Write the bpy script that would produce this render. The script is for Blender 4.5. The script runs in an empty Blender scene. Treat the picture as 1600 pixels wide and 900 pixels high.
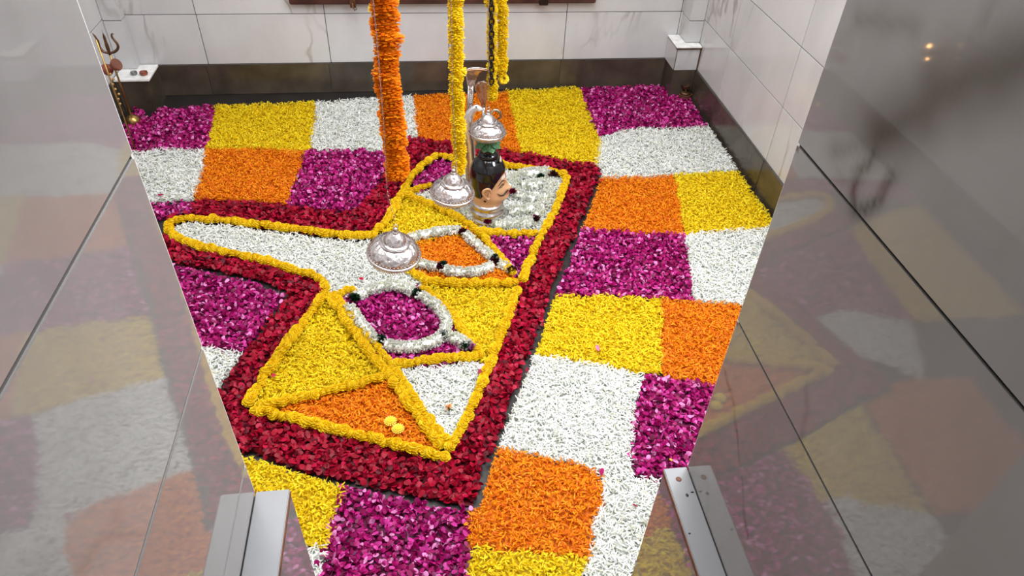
import bpy, bmesh, math, random
import numpy as np
from mathutils import Vector, Matrix
R = np.random.default_rng(7); random.seed(7)
PI = math.pi
C = bpy.context.scene.collection
SC = bpy.context.scene

# ------------------------------------------------------------------ camera, world, lights, exposure
F_PX, CAM_H = 1093.39, 1.6585
RT = Vector((0.9921160, -0.1199153, 0.0364164))
UP = Vector((0.0512356, 0.6532909, 0.7553714))
FW = Vector((0.1143711, 0.7475503, -0.6542843))
cam_d = bpy.data.cameras.new('camera'); cam = bpy.data.objects.new('camera', cam_d); C.objects.link(cam)
cam_d.sensor_width = 36; cam_d.lens = F_PX / 1600 * 36; cam_d.clip_start = 0.02
cam.matrix_world = Matrix(((RT.x, UP.x, -FW.x, 0), (RT.y, UP.y, -FW.y, 0), (RT.z, UP.z, -FW.z, CAM_H), (0, 0, 0, 1)))
SC.camera = cam
SC.view_settings.view_transform = 'Standard'; SC.view_settings.look = 'None'
SC.view_settings.gamma = 1; SC.view_settings.use_curve_mapping = False
SC.view_settings.exposure = 0.80
w = bpy.data.worlds.new('world'); SC.world = w; w.use_nodes = True
w.node_tree.nodes['Background'].inputs[0].default_value = (0.86, 0.89, 0.95, 1)
w.node_tree.nodes['Background'].inputs[1].default_value = 0.62


def area(name, loc, target, size, power, color=(1, 1, 1), size_y=None):
    l = bpy.data.lights.new(name, 'AREA'); l.size = size; l.energy = power; l.color = color
    if size_y: l.shape = 'RECTANGLE'; l.size_y = size_y
    o = bpy.data.objects.new(name, l); C.objects.link(o); o.location = loc
    o.rotation_euler = (Vector(target) - Vector(loc)).to_track_quat('-Z', 'Y').to_euler()
    return o


area('ceiling_light_panel', (0.1, 1.9, 2.55), (0.1, 1.95, 0), 1.8, 46, (1.0, 0.995, 0.985))
area('left_jamb_fill', (1.37, 1.5, 1.75), (-0.6, 1.0, 0.7), 0.7, 27, (0.90, 0.95, 1.0))  # added fill lamp brightening the left jamb; the right wall has no window

# ------------------------------------------------------------------ helpers
ZB, TH, TW = 0.1595, 0.2463, 0.60
BY, XR, XL = 3.5256, 1.4384, -1.452
JL, JR, JD = -0.25, 0.361, 0.569
LOW_L, LOW_R, ZL_L, ZL_R = -0.205, 0.325, 0.819, 0.793
CEIL = 2.6


def P(px, py, z=0.025):
    d = RT * ((px - 800) / F_PX) - UP * ((py - 450) / F_PX) + FW
    t = (z - CAM_H) / d.z
    return (d.x * t, d.y * t)


def on_y(px, py, Y):
    d = RT * ((px - 800) / F_PX) - UP * ((py - 450) / F_PX) + FW
    t = Y / d.y
    return Vector((d.x * t, Y, CAM_H + d.z * t))


def W(pts):      # pixel pairs -> metres on the floor; ('w', x, y) is already metres
    return [(p[1] + .01, p[2] * 1.035 + .125) if p[0] == 'w' else P(*p) for p in pts]


def tag(o, label=None, cat=None, group=None, kind=None):
    if label: o['label'] = label
    if cat: o['category'] = cat
    if group: o['group'] = group
    if kind: o['kind'] = kind
    return o


def empty(name, loc=(0, 0, 0), label=None, cat=None, group=None, rot=(0, 0, 0)):
    o = bpy.data.objects.new(name, None); C.objects.link(o); o.location = loc; o.rotation_euler = rot
    o.empty_display_size = 0.05
    return tag(o, label, cat, group)


def link(name, me, mat=None, parent=None, loc=None):
    o = bpy.data.objects.new(name, me); C.objects.link(o)
    if mat is not None and not me.materials: me.materials.append(mat)
    if parent: o.parent = parent
    if loc is not None: o.location = loc
    return o


def from_bm(name, bm, mat, parent=None, loc=None, smooth=False):
    me = bpy.data.meshes.new(name); bmesh.ops.recalc_face_normals(bm, faces=bm.faces); bm.to_mesh(me); bm.free()
    if smooth: me.polygons.foreach_set('use_smooth', [True] * len(me.polygons))
    return link(name, me, mat, parent, loc)


def add_box(bm, x0, x1, y0, y1, z0, z1, bev=0):
    r = bmesh.ops.create_cube(bm, size=1)
    for v in r['verts']:
        v.co = Vector(((x0 + x1) / 2 + v.co.x * (x1 - x0), (y0 + y1) / 2 + v.co.y * (y1 - y0), (z0 + z1) / 2 + v.co.z * (z1 - z0)))
    if bev:
        es = list({e for v in r['verts'] for e in v.link_edges})
        bmesh.ops.bevel(bm, geom=es, offset=bev, segments=2, affect='EDGES')


def box(name, x0, x1, y0, y1, z0, z1, mat, parent=None, bev=0):
    bm = bmesh.new(); add_box(bm, x0, x1, y0, y1, z0, z1, bev)
    return from_bm(name, bm, mat, parent)


def add_lathe(bm, prof, seg=32, cx=0, cy=0, cap=True, M=None):
    rings = []
    for r, z in prof:
        rings.append([bm.verts.new((cx + r * math.cos(2 * PI * i / seg), cy + r * math.sin(2 * PI * i / seg), z)) for i in range(seg)])
    for a, b in zip(rings, rings[1:]):
        for i in range(seg): bm.faces.new((a[i], a[(i + 1) % seg], b[(i + 1) % seg], b[i]))
    if cap: bm.faces.new(rings[0]); bm.faces.new(rings[-1])
    vs = [v for r in rings for v in r]
    if M: bmesh.ops.transform(bm, matrix=M, verts=vs)
    return vs


def add_tube(bm, pts, rad, seg=8, flat=1.0, cap=True):
    pts = [Vector(p) for p in pts]; n = len(pts)
    rads = rad if isinstance(rad, (list, tuple)) else [rad] * n
    rings = []; up = Vector((0.13, 0.21, 0.97)).normalized()
    for i in range(n):
        t = (pts[min(i + 1, n - 1)] - pts[max(i - 1, 0)]).normalized()
        if abs(t.dot(up)) > 0.98: up = Vector((1, 0, 0.05)).normalized()
        a = t.cross(up).normalized(); b = a.cross(t).normalized(); up = b
        rings.append([bm.verts.new(pts[i] + (a * math.cos(2 * PI * k / seg) + b * (flat * math.sin(2 * PI * k / seg))) * rads[i]) for k in range(seg)])
    for p, q in zip(rings, rings[1:]):
        for k in range(seg): bm.faces.new((p[k], p[(k + 1) % seg], q[(k + 1) % seg], q[k]))
    if cap: bm.faces.new(rings[0]); bm.faces.new(rings[-1])


def add_ball(bm, c, r, sub=2, scale=(1, 1, 1), M=None):
    m = Matrix.Translation(c) @ (M or Matrix()) @ Matrix.Diagonal((r * scale[0], r * scale[1], r * scale[2], 1))
    return bmesh.ops.create_icosphere(bm, subdivisions=sub, radius=1, matrix=m)['verts']


def np_mesh(name, V, Fc, cols, mat, parent=None, tri=False, mats=None):
    """V (n,3), Fc (m,k) faces, cols (n,3) linear"""
    me = bpy.data.meshes.new(name); k = Fc.shape[1]
    me.vertices.add(len(V)); me.vertices.foreach_set('co', V.astype(np.float32).ravel())
    me.loops.add(Fc.size); me.loops.foreach_set('vertex_index', Fc.astype(np.int32).ravel())
    me.polygons.add(len(Fc)); me.polygons.foreach_set('loop_start', np.arange(0, Fc.size, k, dtype=np.int32))
    me.update(calc_edges=True)
    ca = me.color_attributes.new('Col', 'FLOAT_COLOR', 'POINT')
    c4 = np.ones((len(V), 4), np.float32); c4[:, :3] = cols; ca.data.foreach_set('color', c4.ravel())
    return link(name, me, mat, parent)


# ------------------------------------------------------------------ materials
def nt(name):
    m = bpy.data.materials.new(name); m.use_nodes = True
    t = m.node_tree; b = t.nodes['Principled BSDF']
    return m, t, b


def N(t, typ, **kw):
    n = t.nodes.new(typ)
    for k, v in kw.items():
        if k in n.inputs.keys(): n.inputs[k].default_value = v
        else: setattr(n, k, v)
    return n


def simple(name, col, rough=0.5, metal=0.0, bump=0.0, bscale=80, var=0.15, vscale=30):
    m, t, b = nt(name)
    b.inputs['Roughness'].default_value = rough; b.inputs['Metallic'].default_value = metal
    tc = N(t, 'ShaderNodeTexCoord')
    n = N(t, 'ShaderNodeTexNoise', Scale=vscale, Detail=4.0); t.links.new(tc.outputs['Object'], n.inputs['Vector'])
    r = N(t, 'ShaderNodeValToRGB'); e = r.color_ramp.elements
    e[0].position = 0.3; e[1].position = 0.7
    e[0].color = (*[c * (1 - var) for c in col], 1); e[1].color = (*[min(1, c * (1 + var)) for c in col], 1)
    t.links.new(n.outputs[0], r.inputs[0]); t.links.new(r.outputs[0], b.inputs['Base Color'])
    if bump:
        n2 = N(t, 'ShaderNodeTexNoise', Scale=bscale, Detail=3.0); t.links.new(tc.outputs['Object'], n2.inputs['Vector'])
        bp = N(t, 'ShaderNodeBump', Strength=bump, Distance=0.002); t.links.new(n2.outputs[0], bp.inputs['Height'])
        t.links.new(bp.outputs[0], b.inputs['Normal'])
    return m


def petal_mat(name, rough=0.5, trans=0.25, spec=0.35):
    m, t, b = nt(name)
    a = N(t, 'ShaderNodeVertexColor'); a.layer_name = 'Col'
    t.links.new(a.outputs[0], b.inputs['Base Color']); b.inputs['Roughness'].default_value = rough
    b.inputs['Specular IOR Level'].default_value = spec
    if trans:
        tr = N(t, 'ShaderNodeBsdfTranslucent'); t.links.new(a.outputs[0], tr.inputs[0])
        mx = N(t, 'ShaderNodeMixShader'); mx.inputs[0].default_value = trans
        out = t.nodes['Material Output']
        t.links.new(b.outputs[0], mx.inputs[1]); t.links.new(tr.outputs[0], mx.inputs[2]); t.links.new(mx.outputs[0], out.inputs[0])
    return m


def marble(name, base, cloud, vein, vscale=1.6, rough=0.12, strength=1.0, vwidth=0.02, spec=0.5, heavy=0.0):
    m, t, b = nt(name)
    tc = N(t, 'ShaderNodeTexCoord'); oi = N(t, 'ShaderNodeObjectInfo')
    ml = N(t, 'ShaderNodeMath', operation='MULTIPLY'); ml.inputs[1].default_value = 37.0
    t.links.new(oi.outputs['Random'], ml.inputs[0])
    ad = N(t, 'ShaderNodeVectorMath', operation='ADD')
    t.links.new(tc.outputs['Object'], ad.inputs[0]); t.links.new(ml.outputs[0], ad.inputs[1])
    mp = N(t, 'ShaderNodeMapping'); mp.inputs['Rotation'].default_value = (0.5, 0.7, 0.45)
    mp.inputs['Scale'].default_value = (1.0, 1.0, 0.45); t.links.new(ad.outputs[0], mp.inputs[0])
    # clouds
    n1 = N(t, 'ShaderNodeTexNoise', Scale=3.5, Detail=6.0, Roughness=0.6); t.links.new(mp.outputs[0], n1.inputs['Vector'])
    r1 = N(t, 'ShaderNodeValToRGB'); r1.color_ramp.elements[0].position = 0.3; r1.color_ramp.elements[1].position = 0.62
    r1.color_ramp.elements[0].color = (*cloud, 1); r1.color_ramp.elements[1].color = (*base, 1)
    t.links.new(n1.outputs[0], r1.inputs[0])

    def veins(scale, width, dist):
        n = N(t, 'ShaderNodeTexNoise', Scale=scale, Detail=5.0, Roughness=0.55, Distortion=dist); t.links.new(mp.outputs[0], n.inputs['Vector'])
        s = N(t, 'ShaderNodeMath', operation='SUBTRACT'); s.inputs[1].default_value = 0.5; t.links.new(n.outputs[0], s.inputs[0])
        a = N(t, 'ShaderNodeMath', operation='ABSOLUTE'); t.links.new(s.outputs[0], a.inputs[0])
        r = N(t, 'ShaderNodeMapRange'); r.inputs['From Min'].default_value = 0; r.inputs['From Max'].default_value = width
        r.inputs['To Min'].default_value = 1; r.inputs['To Max'].default_value = 0; t.links.new(a.outputs[0], r.inputs[0])
        # mask so veins come and go
        k = N(t, 'ShaderNodeTexNoise', Scale=scale * 1.3, Detail=2.0); t.links.new(ad.outputs[0], k.inputs['Vector'])
        kr = N(t, 'ShaderNodeMapRange'); kr.inputs['From Min'].default_value = 0.48; kr.inputs['From Max'].default_value = 0.66; t.links.new(k.outputs[0], kr.inputs[0])
        q = N(t, 'ShaderNodeMath', operation='MULTIPLY'); t.links.new(r.outputs[0], q.inputs[0]); t.links.new(kr.outputs[0], q.inputs[1])
        return q
    v1 = veins(vscale, vwidth, 0.6)
    q = N(t, 'ShaderNodeMath', operation='MULTIPLY'); q.inputs[1].default_value = strength; t.links.new(v1.outputs[0], q.inputs[0])
    mx = N(t, 'ShaderNodeMixRGB'); t.links.new(q.outputs[0], mx.inputs[0]); t.links.new(r1.outputs[0], mx.inputs[1]); mx.inputs[2].default_value = (*vein, 1)
    last = mx
    if heavy:
        v2 = veins(vscale * 0.8, vwidth * 4, 1.2)
        q2 = N(t, 'ShaderNodeMath', operation='MULTIPLY'); q2.inputs[1].default_value = heavy; t.links.new(v2.outputs[0], q2.inputs[0])
        m2 = N(t, 'ShaderNodeMixRGB'); t.links.new(q2.outputs[0], m2.inputs[0]); t.links.new(mx.outputs[0], m2.inputs[1]); m2.inputs[2].default_value = (*[c * 1.2 for c in vein], 1)
        last = m2
    t.links.new(last.outputs[0], b.inputs['Base Color'])
    b.inputs['Roughness'].default_value = rough; b.inputs['Specular IOR Level'].default_value = spec
    return m


def silver_mat(name, col=(0.78, 0.74, 0.72), rough=0.25, engrave=0.0, scale=90):
    m, t, b = nt(name)
    b.inputs['Metallic'].default_value = 1
    tc = N(t, 'ShaderNodeTexCoord')
    v = N(t, 'ShaderNodeTexVoronoi', Scale=scale); t.links.new(tc.outputs['Object'], v.inputs['Vector'])
    n = N(t, 'ShaderNodeTexNoise', Scale=scale * 1.5, Detail=4.0); t.links.new(tc.outputs['Object'], n.inputs['Vector'])
    a = N(t, 'ShaderNodeMath', operation='ADD'); t.links.new(v.outputs[0], a.inputs[0]); t.links.new(n.outputs[0], a.inputs[1])
    r = N(t, 'ShaderNodeValToRGB'); e = r.color_ramp.elements; e[0].position = 0.35; e[1].position = 0.75
    e[0].color = (*[c * 0.38 for c in col], 1); e[1].color = (*col, 1)
    t.links.new(a.outputs[0], r.inputs[0])
    if engrave: t.links.new(r.outputs[0], b.inputs['Base Color'])
    else: b.inputs['Base Color'].default_value = (*col, 1)
    b.inputs['Roughness'].default_value = rough
    bp = N(t, 'ShaderNodeBump', Strength=engrave or 0.08, Distance=0.003); t.links.new(a.outputs[0], bp.inputs['Height'])
    t.links.new(bp.outputs[0], b.inputs['Normal'])
    return m


M_PETAL = petal_mat('petals_matte', 0.6, 0.28, 0.25)
M_BUD = petal_mat('white_buds', 0.6, 0.45, 0.15)
M_ROSE = petal_mat('rose_petals', 0.45, 0.2, 0.25)
M_WALL = marble('white_marble_tiles', (0.555, 0.557, 0.565), (0.475, 0.478, 0.488), (0.25, 0.215, 0.18), 1.5, 0.14, 0.75, 0.016)
M_JAMB = marble('polished_marble_jamb', (0.30, 0.283, 0.275), (0.245, 0.228, 0.22), (0.07, 0.055, 0.042), 1.25, 0.035, 0.2, 0.010, 0.5, 0.0)
t = M_JAMB.node_tree; b_ = t.nodes['Principled BSDF']; src = b_.inputs['Base Color'].links[0].from_socket
va = N(t, 'ShaderNodeAttribute'); va.attribute_name = 'Col'; mxv = N(t, 'ShaderNodeMixRGB'); mxv.inputs[2].default_value = (0.075, 0.058, 0.042, 1)
t.links.new(va.outputs['Fac'], mxv.inputs[0]); t.links.new(src, mxv.inputs[1]); t.links.new(mxv.outputs[0], b_.inputs['Base Color'])
M_GROUT = simple('dark_grout', (0.10, 0.095, 0.09), 0.9)
M_BASE = simple('dark_stone_skirting', (0.058, 0.046, 0.034), 0.22, 0, 0, 80, 0.45, 7)
M_FLOOR = simple('dark_stone_floor', (0.016, 0.014, 0.013), 0.5, 0, 0, 80, 0.4, 6)
M_PLASTER = simple('pale_plaster', (0.75, 0.73, 0.71), 0.8)
M_LEDGE = simple('white_polished_ledge', (0.86, 0.86, 0.85), 0.08)
M_WOOD = simple('dark_varnished_wood', (0.05, 0.018, 0.015), 0.3, 0, 0.2, 60, 0.4, 12)
M_SILVER = silver_mat('plain_silver', (0.60, 0.56, 0.55), 0.18)
M_ENGR = silver_mat('engraved_silver', (0.64, 0.59, 0.58), 0.27, 1.0, 62)
M_COPPER = silver_mat('copper_tinted_silver', (0.66, 0.40, 0.25), 0.3, 0.15, 60)
M_BRONZE = simple('aged_bronze', (0.14, 0.075, 0.04), 0.35, 0.8, 0.3, 90, 0.4)
M_BRASS = simple('dull_brass', (0.42, 0.27, 0.09), 0.32, 0.9, 0.2, 60, 0.35)
M_RUST = simple('reddish_brown_wood', (0.22, 0.05, 0.03), 0.45, 0, 0.2, 50, 0.4)
M_CHAIN = simple('blackened_iron', (0.02, 0.014, 0.012), 0.35, 0.6)
M_RAIL = simple('grey_anodised_rail', (0.22, 0.225, 0.24), 0.32, 0.1, 0, 80, 0.07, 9)
M_RAILRUST = simple('rusty_rail_edge', (0.16, 0.06, 0.03), 0.7, 0, 0.3, 80, 0.5, 40)
M_CORD = simple('pale_cord', (0.55, 0.50, 0.42), 0.7)
M_SKIN = simple('painted_skin', (0.62, 0.36, 0.19), 0.28, 0, 0.03, 40, 0.16, 22)
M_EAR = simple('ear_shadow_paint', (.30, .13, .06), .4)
M_HAIR = simple('glossy_black_paint', (0.006, 0.006, 0.008), 0.09, 0, 0.03, 60, 0.2)
M_LINE = simple('black_paint_line', (0.012, 0.008, 0.008), 0.3)
M_WHITEP = simple('white_paint', (0.85, 0.84, 0.82), 0.4)
M_REDP = simple('red_paint', (0.5, 0.03, 0.03), 0.4)
M_LEAF = simple('leaf_green', (0.10, 0.26, 0.11), 0.45, 0, 0.15, 60, 0.35, 40)
M_CLAY = simple('dark_clay', (0.12, 0.05, 0.025), 0.4, 0, 0.2, 50, 0.4)

# ------------------------------------------------------------------ structure
st = lambda o: tag(o, kind='structure')
st(box('floor', XL - .1, XR + .1, -1.2, BY + .1, -0.12, 0.0, M_FLOOR))
st(box('ceiling', XL - .1, XR + .1, 0.45, BY + .1, CEIL, CEIL + 0.1, M_PLASTER))
wb = st(box('wall_back', XL - .1, XR + .1, BY + 0.012, BY + 0.15, 0, CEIL, M_GROUT))
wr = st(box('wall_right', XR + 0.012, XR + 0.15, JD, BY + 0.012, 0, CEIL, M_GROUT))
wl = st(box('wall_left', XL - 0.15, XL - 0.012, JD, BY + 0.012, 0, CEIL, M_GROUT))
def on_x(px, py, X):
    d = RT * ((px - 800) / F_PX) - UP * ((py - 450) / F_PX) + FW
    t = X / d.x
    return (d.y * t, CAM_H + d.z * t)


def veined_slab(name, X, y0, y1, z0, z1, face, parent, lines):
    """slab whose outer face is a fine grid carrying the stone's own large veins as an attribute"""
    g = .006; ny = int((y1 - y0) / g) + 1; nz_ = int((z1 - z0) / g) + 1; e = .0016
    Y, Z = np.meshgrid(np.linspace(y0 + e, y1 - e, ny), np.linspace(z0 + e, z1 - e, nz_), indexing='ij')
    wy = Y + .005 * np.sin(Z * 45 + Y * 31) + .0015 * np.sin(Z * 160 - Y * 90); wz = Z + .005 * np.sin(Y * 44 - Z * 20 + 1) + .0015 * np.sin(Y * 150 + 2)
    A = np.zeros_like(Y)
    for pts, wid, st_ in lines:
        q = [on_x(a, b, X) for a, b in pts]
        for k, ((ya, za), (yb, zb_)) in enumerate(zip(q, q[1:])):
            dy, dz = yb - ya, zb_ - za; t = np.clip(((wy - ya) * dy + (wz - za) * dz) / (dy * dy + dz * dz + 1e-9), 0, 1)
            d = np.hypot(wy - ya - t * dy, wz - za - t * dz)
            A = np.maximum(A, st_ * np.exp(-(d / (wid * (1 + .35 * np.sin(Z * 33 + Y * 25)))) ** 1.4))
    V = np.stack([np.full(Y.size, X), Y.ravel(), Z.ravel()], 1)
    ii = (np.arange(ny - 1)[:, None] * nz_ + np.arange(nz_ - 1)[None]).ravel(); Fq = np.stack([ii, ii + nz_, ii + nz_ + 1, ii + 1], 1)
    rim = [0, (ny - 1) * nz_, ny * nz_ - 1, nz_ - 1]; b = len(V); V = np.concatenate([V, V[rim] + np.array([[-face * .012, 0, 0]])])
    ex = [[rim[k], rim[(k + 1) % 4], b + (k + 1) % 4, b + k] for k in range(4)] + [[b, b + 1, b + 2, b + 3]]
    cols = np.zeros((len(V), 3)); cols[:b, 0] = cols[:b, 1] = cols[:b, 2] = np.clip(A.ravel(), 0, 1)
    return np_mesh(name, V, np.concatenate([Fq, np.array(ex)]), cols, M_JAMB, parent)


VEINS = [([(1640, 90), (1540, 108), (1480, 130), (1440, 172), (1400, 200), (1372, 205)], .024, .9), ([(1480, 130), (1445, 175), (1432, 195)], .010, .6), ([(1400, 200), (1350, 215), (1300, 225)], .010, .5),
         ([(1365, 235), (1345, 262), (1338, 295), (1342, 325), (1358, 338), (1376, 320), (1388, 290)], .009, .9), ([(1430, 60), (1400, 40), (1340, 15)], .012, .4), ([(1345, 250), (1320, 275), (1310, 262)], .007, .4),
         ([(1520, 60), (1545, 30), (1560, 0)], .010, .35), ([(1131, 583), (1148, 640), (1153, 700), (1162, 750), (1167, 830)], .0018, .7), ([(1256, 590), (1262, 640), (1254, 700)], .004, .3)]
tile_cache = {}


def tile(axis, c, wd, ht, parent, mat, th=0.012, face=1, name='tile'):
    """a tile as a thin bevelled slab, centre c on its outer face; axis 'x': face normal along x"""
    key = (round(wd, 3), round(ht, 3), axis, face, mat.name, th)
    if key not in tile_cache:
        bm = bmesh.new(); g = 0.0016
        if axis == 'y': add_box(bm, -wd / 2 + g, wd / 2 - g, 0, th, -ht / 2 + g, ht / 2 - g, 0.0012)
        else: add_box(bm, *((0, th) if face < 0 else (-th, 0)), -wd / 2 + g, wd / 2 - g, -ht / 2 + g, ht / 2 - g, 0.0012)
        me = bpy.data.meshes.new(name); bm.to_mesh(me); bm.free(); me.materials.append(mat)
        tile_cache[key] = me
    return link(name, tile_cache[key], None, parent, c)


def rows():
    z = ZB
    while z < CEIL - 0.01:
        h = min(TH, CEIL - z); yield z, h; z += TH


for z, h in rows():
    xs = [XL] + [-1.0474 + TW * k for k in range(5)]
    xs = [XL] + [x for x in xs[1:] if XL < x < XR] + [XR]
    for a, b_ in zip(xs, xs[1:]): tile('y', ((a + b_) / 2, BY, z + h / 2), b_ - a, h, wb, M_WALL)
    ys = [BY] + [3.049 - TW * k for k in range(5)] + [JD]
    for a, b_ in zip(ys, ys[1:]):
        tile('x', (XR, (a + b_) / 2, z + h / 2), a - b_, h, wr, M_WALL, face=-1)
        tile('x', (XL, (a + b_) / 2, z + h / 2), a - b_, h, wl, M_WALL, face=1)
# dark stone skirting
sk = []
bb = st(box('baseboard_back', XL, XR, BY - 0.002, BY + 0.012, 0, ZB - 0.001, M_GROUT))
br = st(box('baseboard_right', XR - 0.002, XR + 0.012, JD, BY - 0.002, 0, ZB - 0.001, M_GROUT))
bl = st(box('baseboard_left', XL - 0.012, XL + 0.002, JD, BY - 0.002, 0, ZB - 0.001, M_GROUT))
for a, b_ in zip([XL, -1.06, -0.46, 0.14, 0.74], [-1.06, -0.46, 0.14, 0.74, XR]):
    tile('y', ((a + b_) / 2, BY - 0.008, ZB / 2), b_ - a, ZB, bb, M_BASE, 0.006, name='stone_panel')
for a, b_ in zip([BY, 3.049, 2.449, 1.849, 1.249], [3.049, 2.449, 1.849, 1.249, JD]):
    tile('x', (XR - 0.008, (a + b_) / 2, ZB / 2), a - b_, ZB, br, M_BASE, 0.006, -1, name='stone_panel')
    tile('x', (XL + 0.008, (a + b_) / 2, ZB / 2), a - b_, ZB, bl, M_BASE, 0.006, 1, name='stone_panel')

# doorway: two thick tiled piers the camera looks between, each with a slightly wider dado below the sill
for side, x0, x1, jx, face, zs, low, zl in (('left', XL - .15, JL - 0.012, JL, 1, [ZL_L, 0.882, 1.100, 1.337, 1.58, 1.83, 2.08, 2.33, CEIL], LOW_L, ZL_L),
                                            ('right', JR + 0.012, XR + .15, JR, -1, [ZL_R, 1.092, 1.329, 1.58, 1.83, 2.08, 2.33, CEIL], LOW_R, ZL_R)):
    wd = st(box('wall_front_' + side, x0, x1, -1.2, JD - 0.002, 0, CEIL, M_GROUT))
    lx = sorted((low - face * 0.012, x1 if face > 0 else x0)) if face > 0 else [low + 0.012, x0]
    box('dado_core', min(jx - face * 0.01, low - face * 0.012), max(jx - face * 0.01, low - face * 0.012), -1.2, JD - 0.002, 0, zl - 0.008, M_GROUT, wd)
    for za, zb_ in zip(zs, zs[1:]):
        for ya, yb in ((-1.2, -0.52), (-0.52, JD)):
            if side == 'right' and ya > -.6 and za < 1.6: veined_slab('jamb_slab', jx, ya, yb, za, zb_, face, wd, VEINS)
            else: tile('x', (jx, (ya + yb) / 2, (za + zb_) / 2), yb - ya, zb_ - za, wd, M_JAMB, 0.012, face, name='jamb_slab')
    for za, zb_ in ((0.0, zl - 0.54), (zl - 0.54, zl - 0.27), (zl - 0.27, zl - 0.008)):
        for ya, yb in ((-1.2, -0.52), (-0.52, JD)):
            tile('x', (low, (ya + yb) / 2, (za + zb_) / 2), yb - ya, zb_ - za, wd, M_JAMB, 0.012, face, name='dado_slab')
    fx = (XL, JL - 0.012) if side == 'left' else (JR + 0.012, XR)
    for z, h in rows():
        n = 2
        for k in range(n):
            a = fx[0] + (fx[1] - fx[0]) * k / n; b_ = fx[0] + (fx[1] - fx[0]) * (k + 1) / n
            t_ = tile('y', ((a + b_) / 2, JD - 0.002, z + h / 2), b_ - a, h, wd, M_WALL, 0.010)
    box('edge_strip', min(jx - face * 0.014, jx - face * 0.001), max(jx - face * 0.014, jx - face * 0.001), JD - 0.004, JD + 0.0004, zl, CEIL, M_PLASTER, wd)
st(box('trim_1', JL, JR, 0.30, 0.48, 2.15, CEIL, M_PLASTER))

# corner pillars
# left: low dark block with a white ledge, narrow tiled shaft behind
pl = st(box('trim_2', XL + 0.01, -1.290, 3.356, BY - 0.01, 0, ZB - 0.006, M_BASE))
box('ledge', XL + 0.004, -1.285, 3.350, BY - 0.004, ZB - 0.006, ZB + 0.006, M_LEDGE, pl, 0.002)
bm = bmesh.new(); add_box(bm, XL + 0.004, -1.378, 3.477, BY - 0.004, ZB + 0.006, CEIL); from_bm('shaft_core', bm, M_GROUT, pl)
z = ZB + 0.006
for zt in (0.40, 0.64, 0.88, 1.13, 1.37, 1.61, 1.86, 2.1, 2.35, CEIL):
    tile('y', ((XL - 1.370) / 2, 3.467, (z + zt) / 2), -1.370 - XL, zt - z, pl, M_WALL, 0.010)
    t_ = tile('x', (-1.368, (3.467 + BY) / 2, (z + zt) / 2), BY - 3.467, zt - z, pl, M_WALL, 0.008, 1)
    z = zt
# right: dark base, tiled box with glass ledge, tiled shaft
pr = st(box('trim_3', 1.312, XR - 0.01, 3.368, BY - 0.01, 0, ZB, M_BASE))
bm = bmesh.new(); add_box(bm, 1.318, XR - 0.004, 3.374, BY - 0.004, ZB, 0.273); from_bm('box_core', bm, M_GROUT, pr)
tile('y', ((1.309 + XR) / 2, 3.364, (ZB + 0.273) / 2), XR - 1.309, 0.273 - ZB, pr, M_WALL, 0.010)
tile('x', (1.308, (3.364 + BY) / 2, (ZB + 0.273) / 2), BY - 3.364, 0.273 - ZB, pr, M_WALL, 0.010, -1)
box('ledge', 1.302, XR - 0.002, 3.357, BY - 0.002, 0.279, 0.288, M_LEDGE, pr, 0.003)
box('ledge_trim', 1.303, XR - 0.002, 3.3575, 3.372, 0.273, 0.279, M_BRONZE, pr)
box('edge_trim', XR - .008, XR - .003, 3.360, 3.3645, ZB, 0.274, M_BRONZE, pr)
box('edge_trim', 1.3075, 1.3095, 3.3615, 3.3640, ZB, 0.274, M_BRONZE, pr)
bm = bmesh.new(); add_box(bm, 1.372, XR - 0.004, 3.417, BY - 0.004, 0.28, CEIL); from_bm('shaft_core', bm, M_GROUT, pr)
z = 0.290
for zt in (0.40, 0.64, 0.88, 1.13, 1.37, 1.61, 1.86, 2.1, 2.35, CEIL):
    tile('y', ((1.362 + XR) / 2, 3.407, (z + zt) / 2), XR - 1.362, zt - z, pr, M_WALL, 0.010)
    tile('x', (1.361, (3.407 + BY) / 2, (z + zt) / 2), BY - 3.407, zt - z, pr, M_WALL, 0.008, -1)
    z = zt

# dark framed panel on the back wall, only its lower edge in view
fr = empty('wall_frame', (0.145, BY - 0.004, 0.461), 'dark wooden frame on the back wall, bottom edge above the pale tiles', 'frame')
for nm, a in (('bottom_rail', (-0.745, 0.742, -0.032, 0, 0.0, 0.05)), ('top_rail', (-0.745, 0.742, -0.032, 0, 0.85, 0.90)),
              ('side_rail', (-0.745, -0.695, -0.032, 0, 0.05, 0.85)), ('side_rail', (0.692, 0.742, -0.032, 0, 0.05, 0.85))):
    o = box(nm, *a, M_WOOD, fr, 0.004)
box('panel', -0.695, 0.692, -0.014, 0.002, 0.05, 0.85, simple('dark_glass', (0.03, 0.02, 0.02), 0.08), fr)
bm = bmesh.new(); add_box(bm, -0.462, -0.434, -0.045, -0.030, -0.012, 0.03, 0.002); add_tube(bm, [(-0.448, -0.045, 0.01), (-0.448, -0.058, -0.005), (-0.440, -0.056, -0.02), (-0.430, -0.050, -0.012)], 0.0025, 6)
from_bm('latch', bm, M_BRONZE, fr)
bm = bmesh.new(); add_box(bm, 0.455, 0.50, -0.042, -0.030, -0.006, 0.02, 0.002); from_bm('latch', bm, M_CHAIN, fr)


# ------------------------------------------------------------------ petals
def inside(poly, X, Y):
    poly = np.array(poly); n = len(poly); r = np.zeros(len(X), bool); j = n - 1
    for i in range(n):
        xi, yi = poly[i]; xj, yj = poly[j]
        c = ((yi > Y) != (yj > Y)) & (X < (xj - xi) * (Y - yi) / (yj - yi + 1e-12) + xi); r ^= c; j = i
    return r


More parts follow.
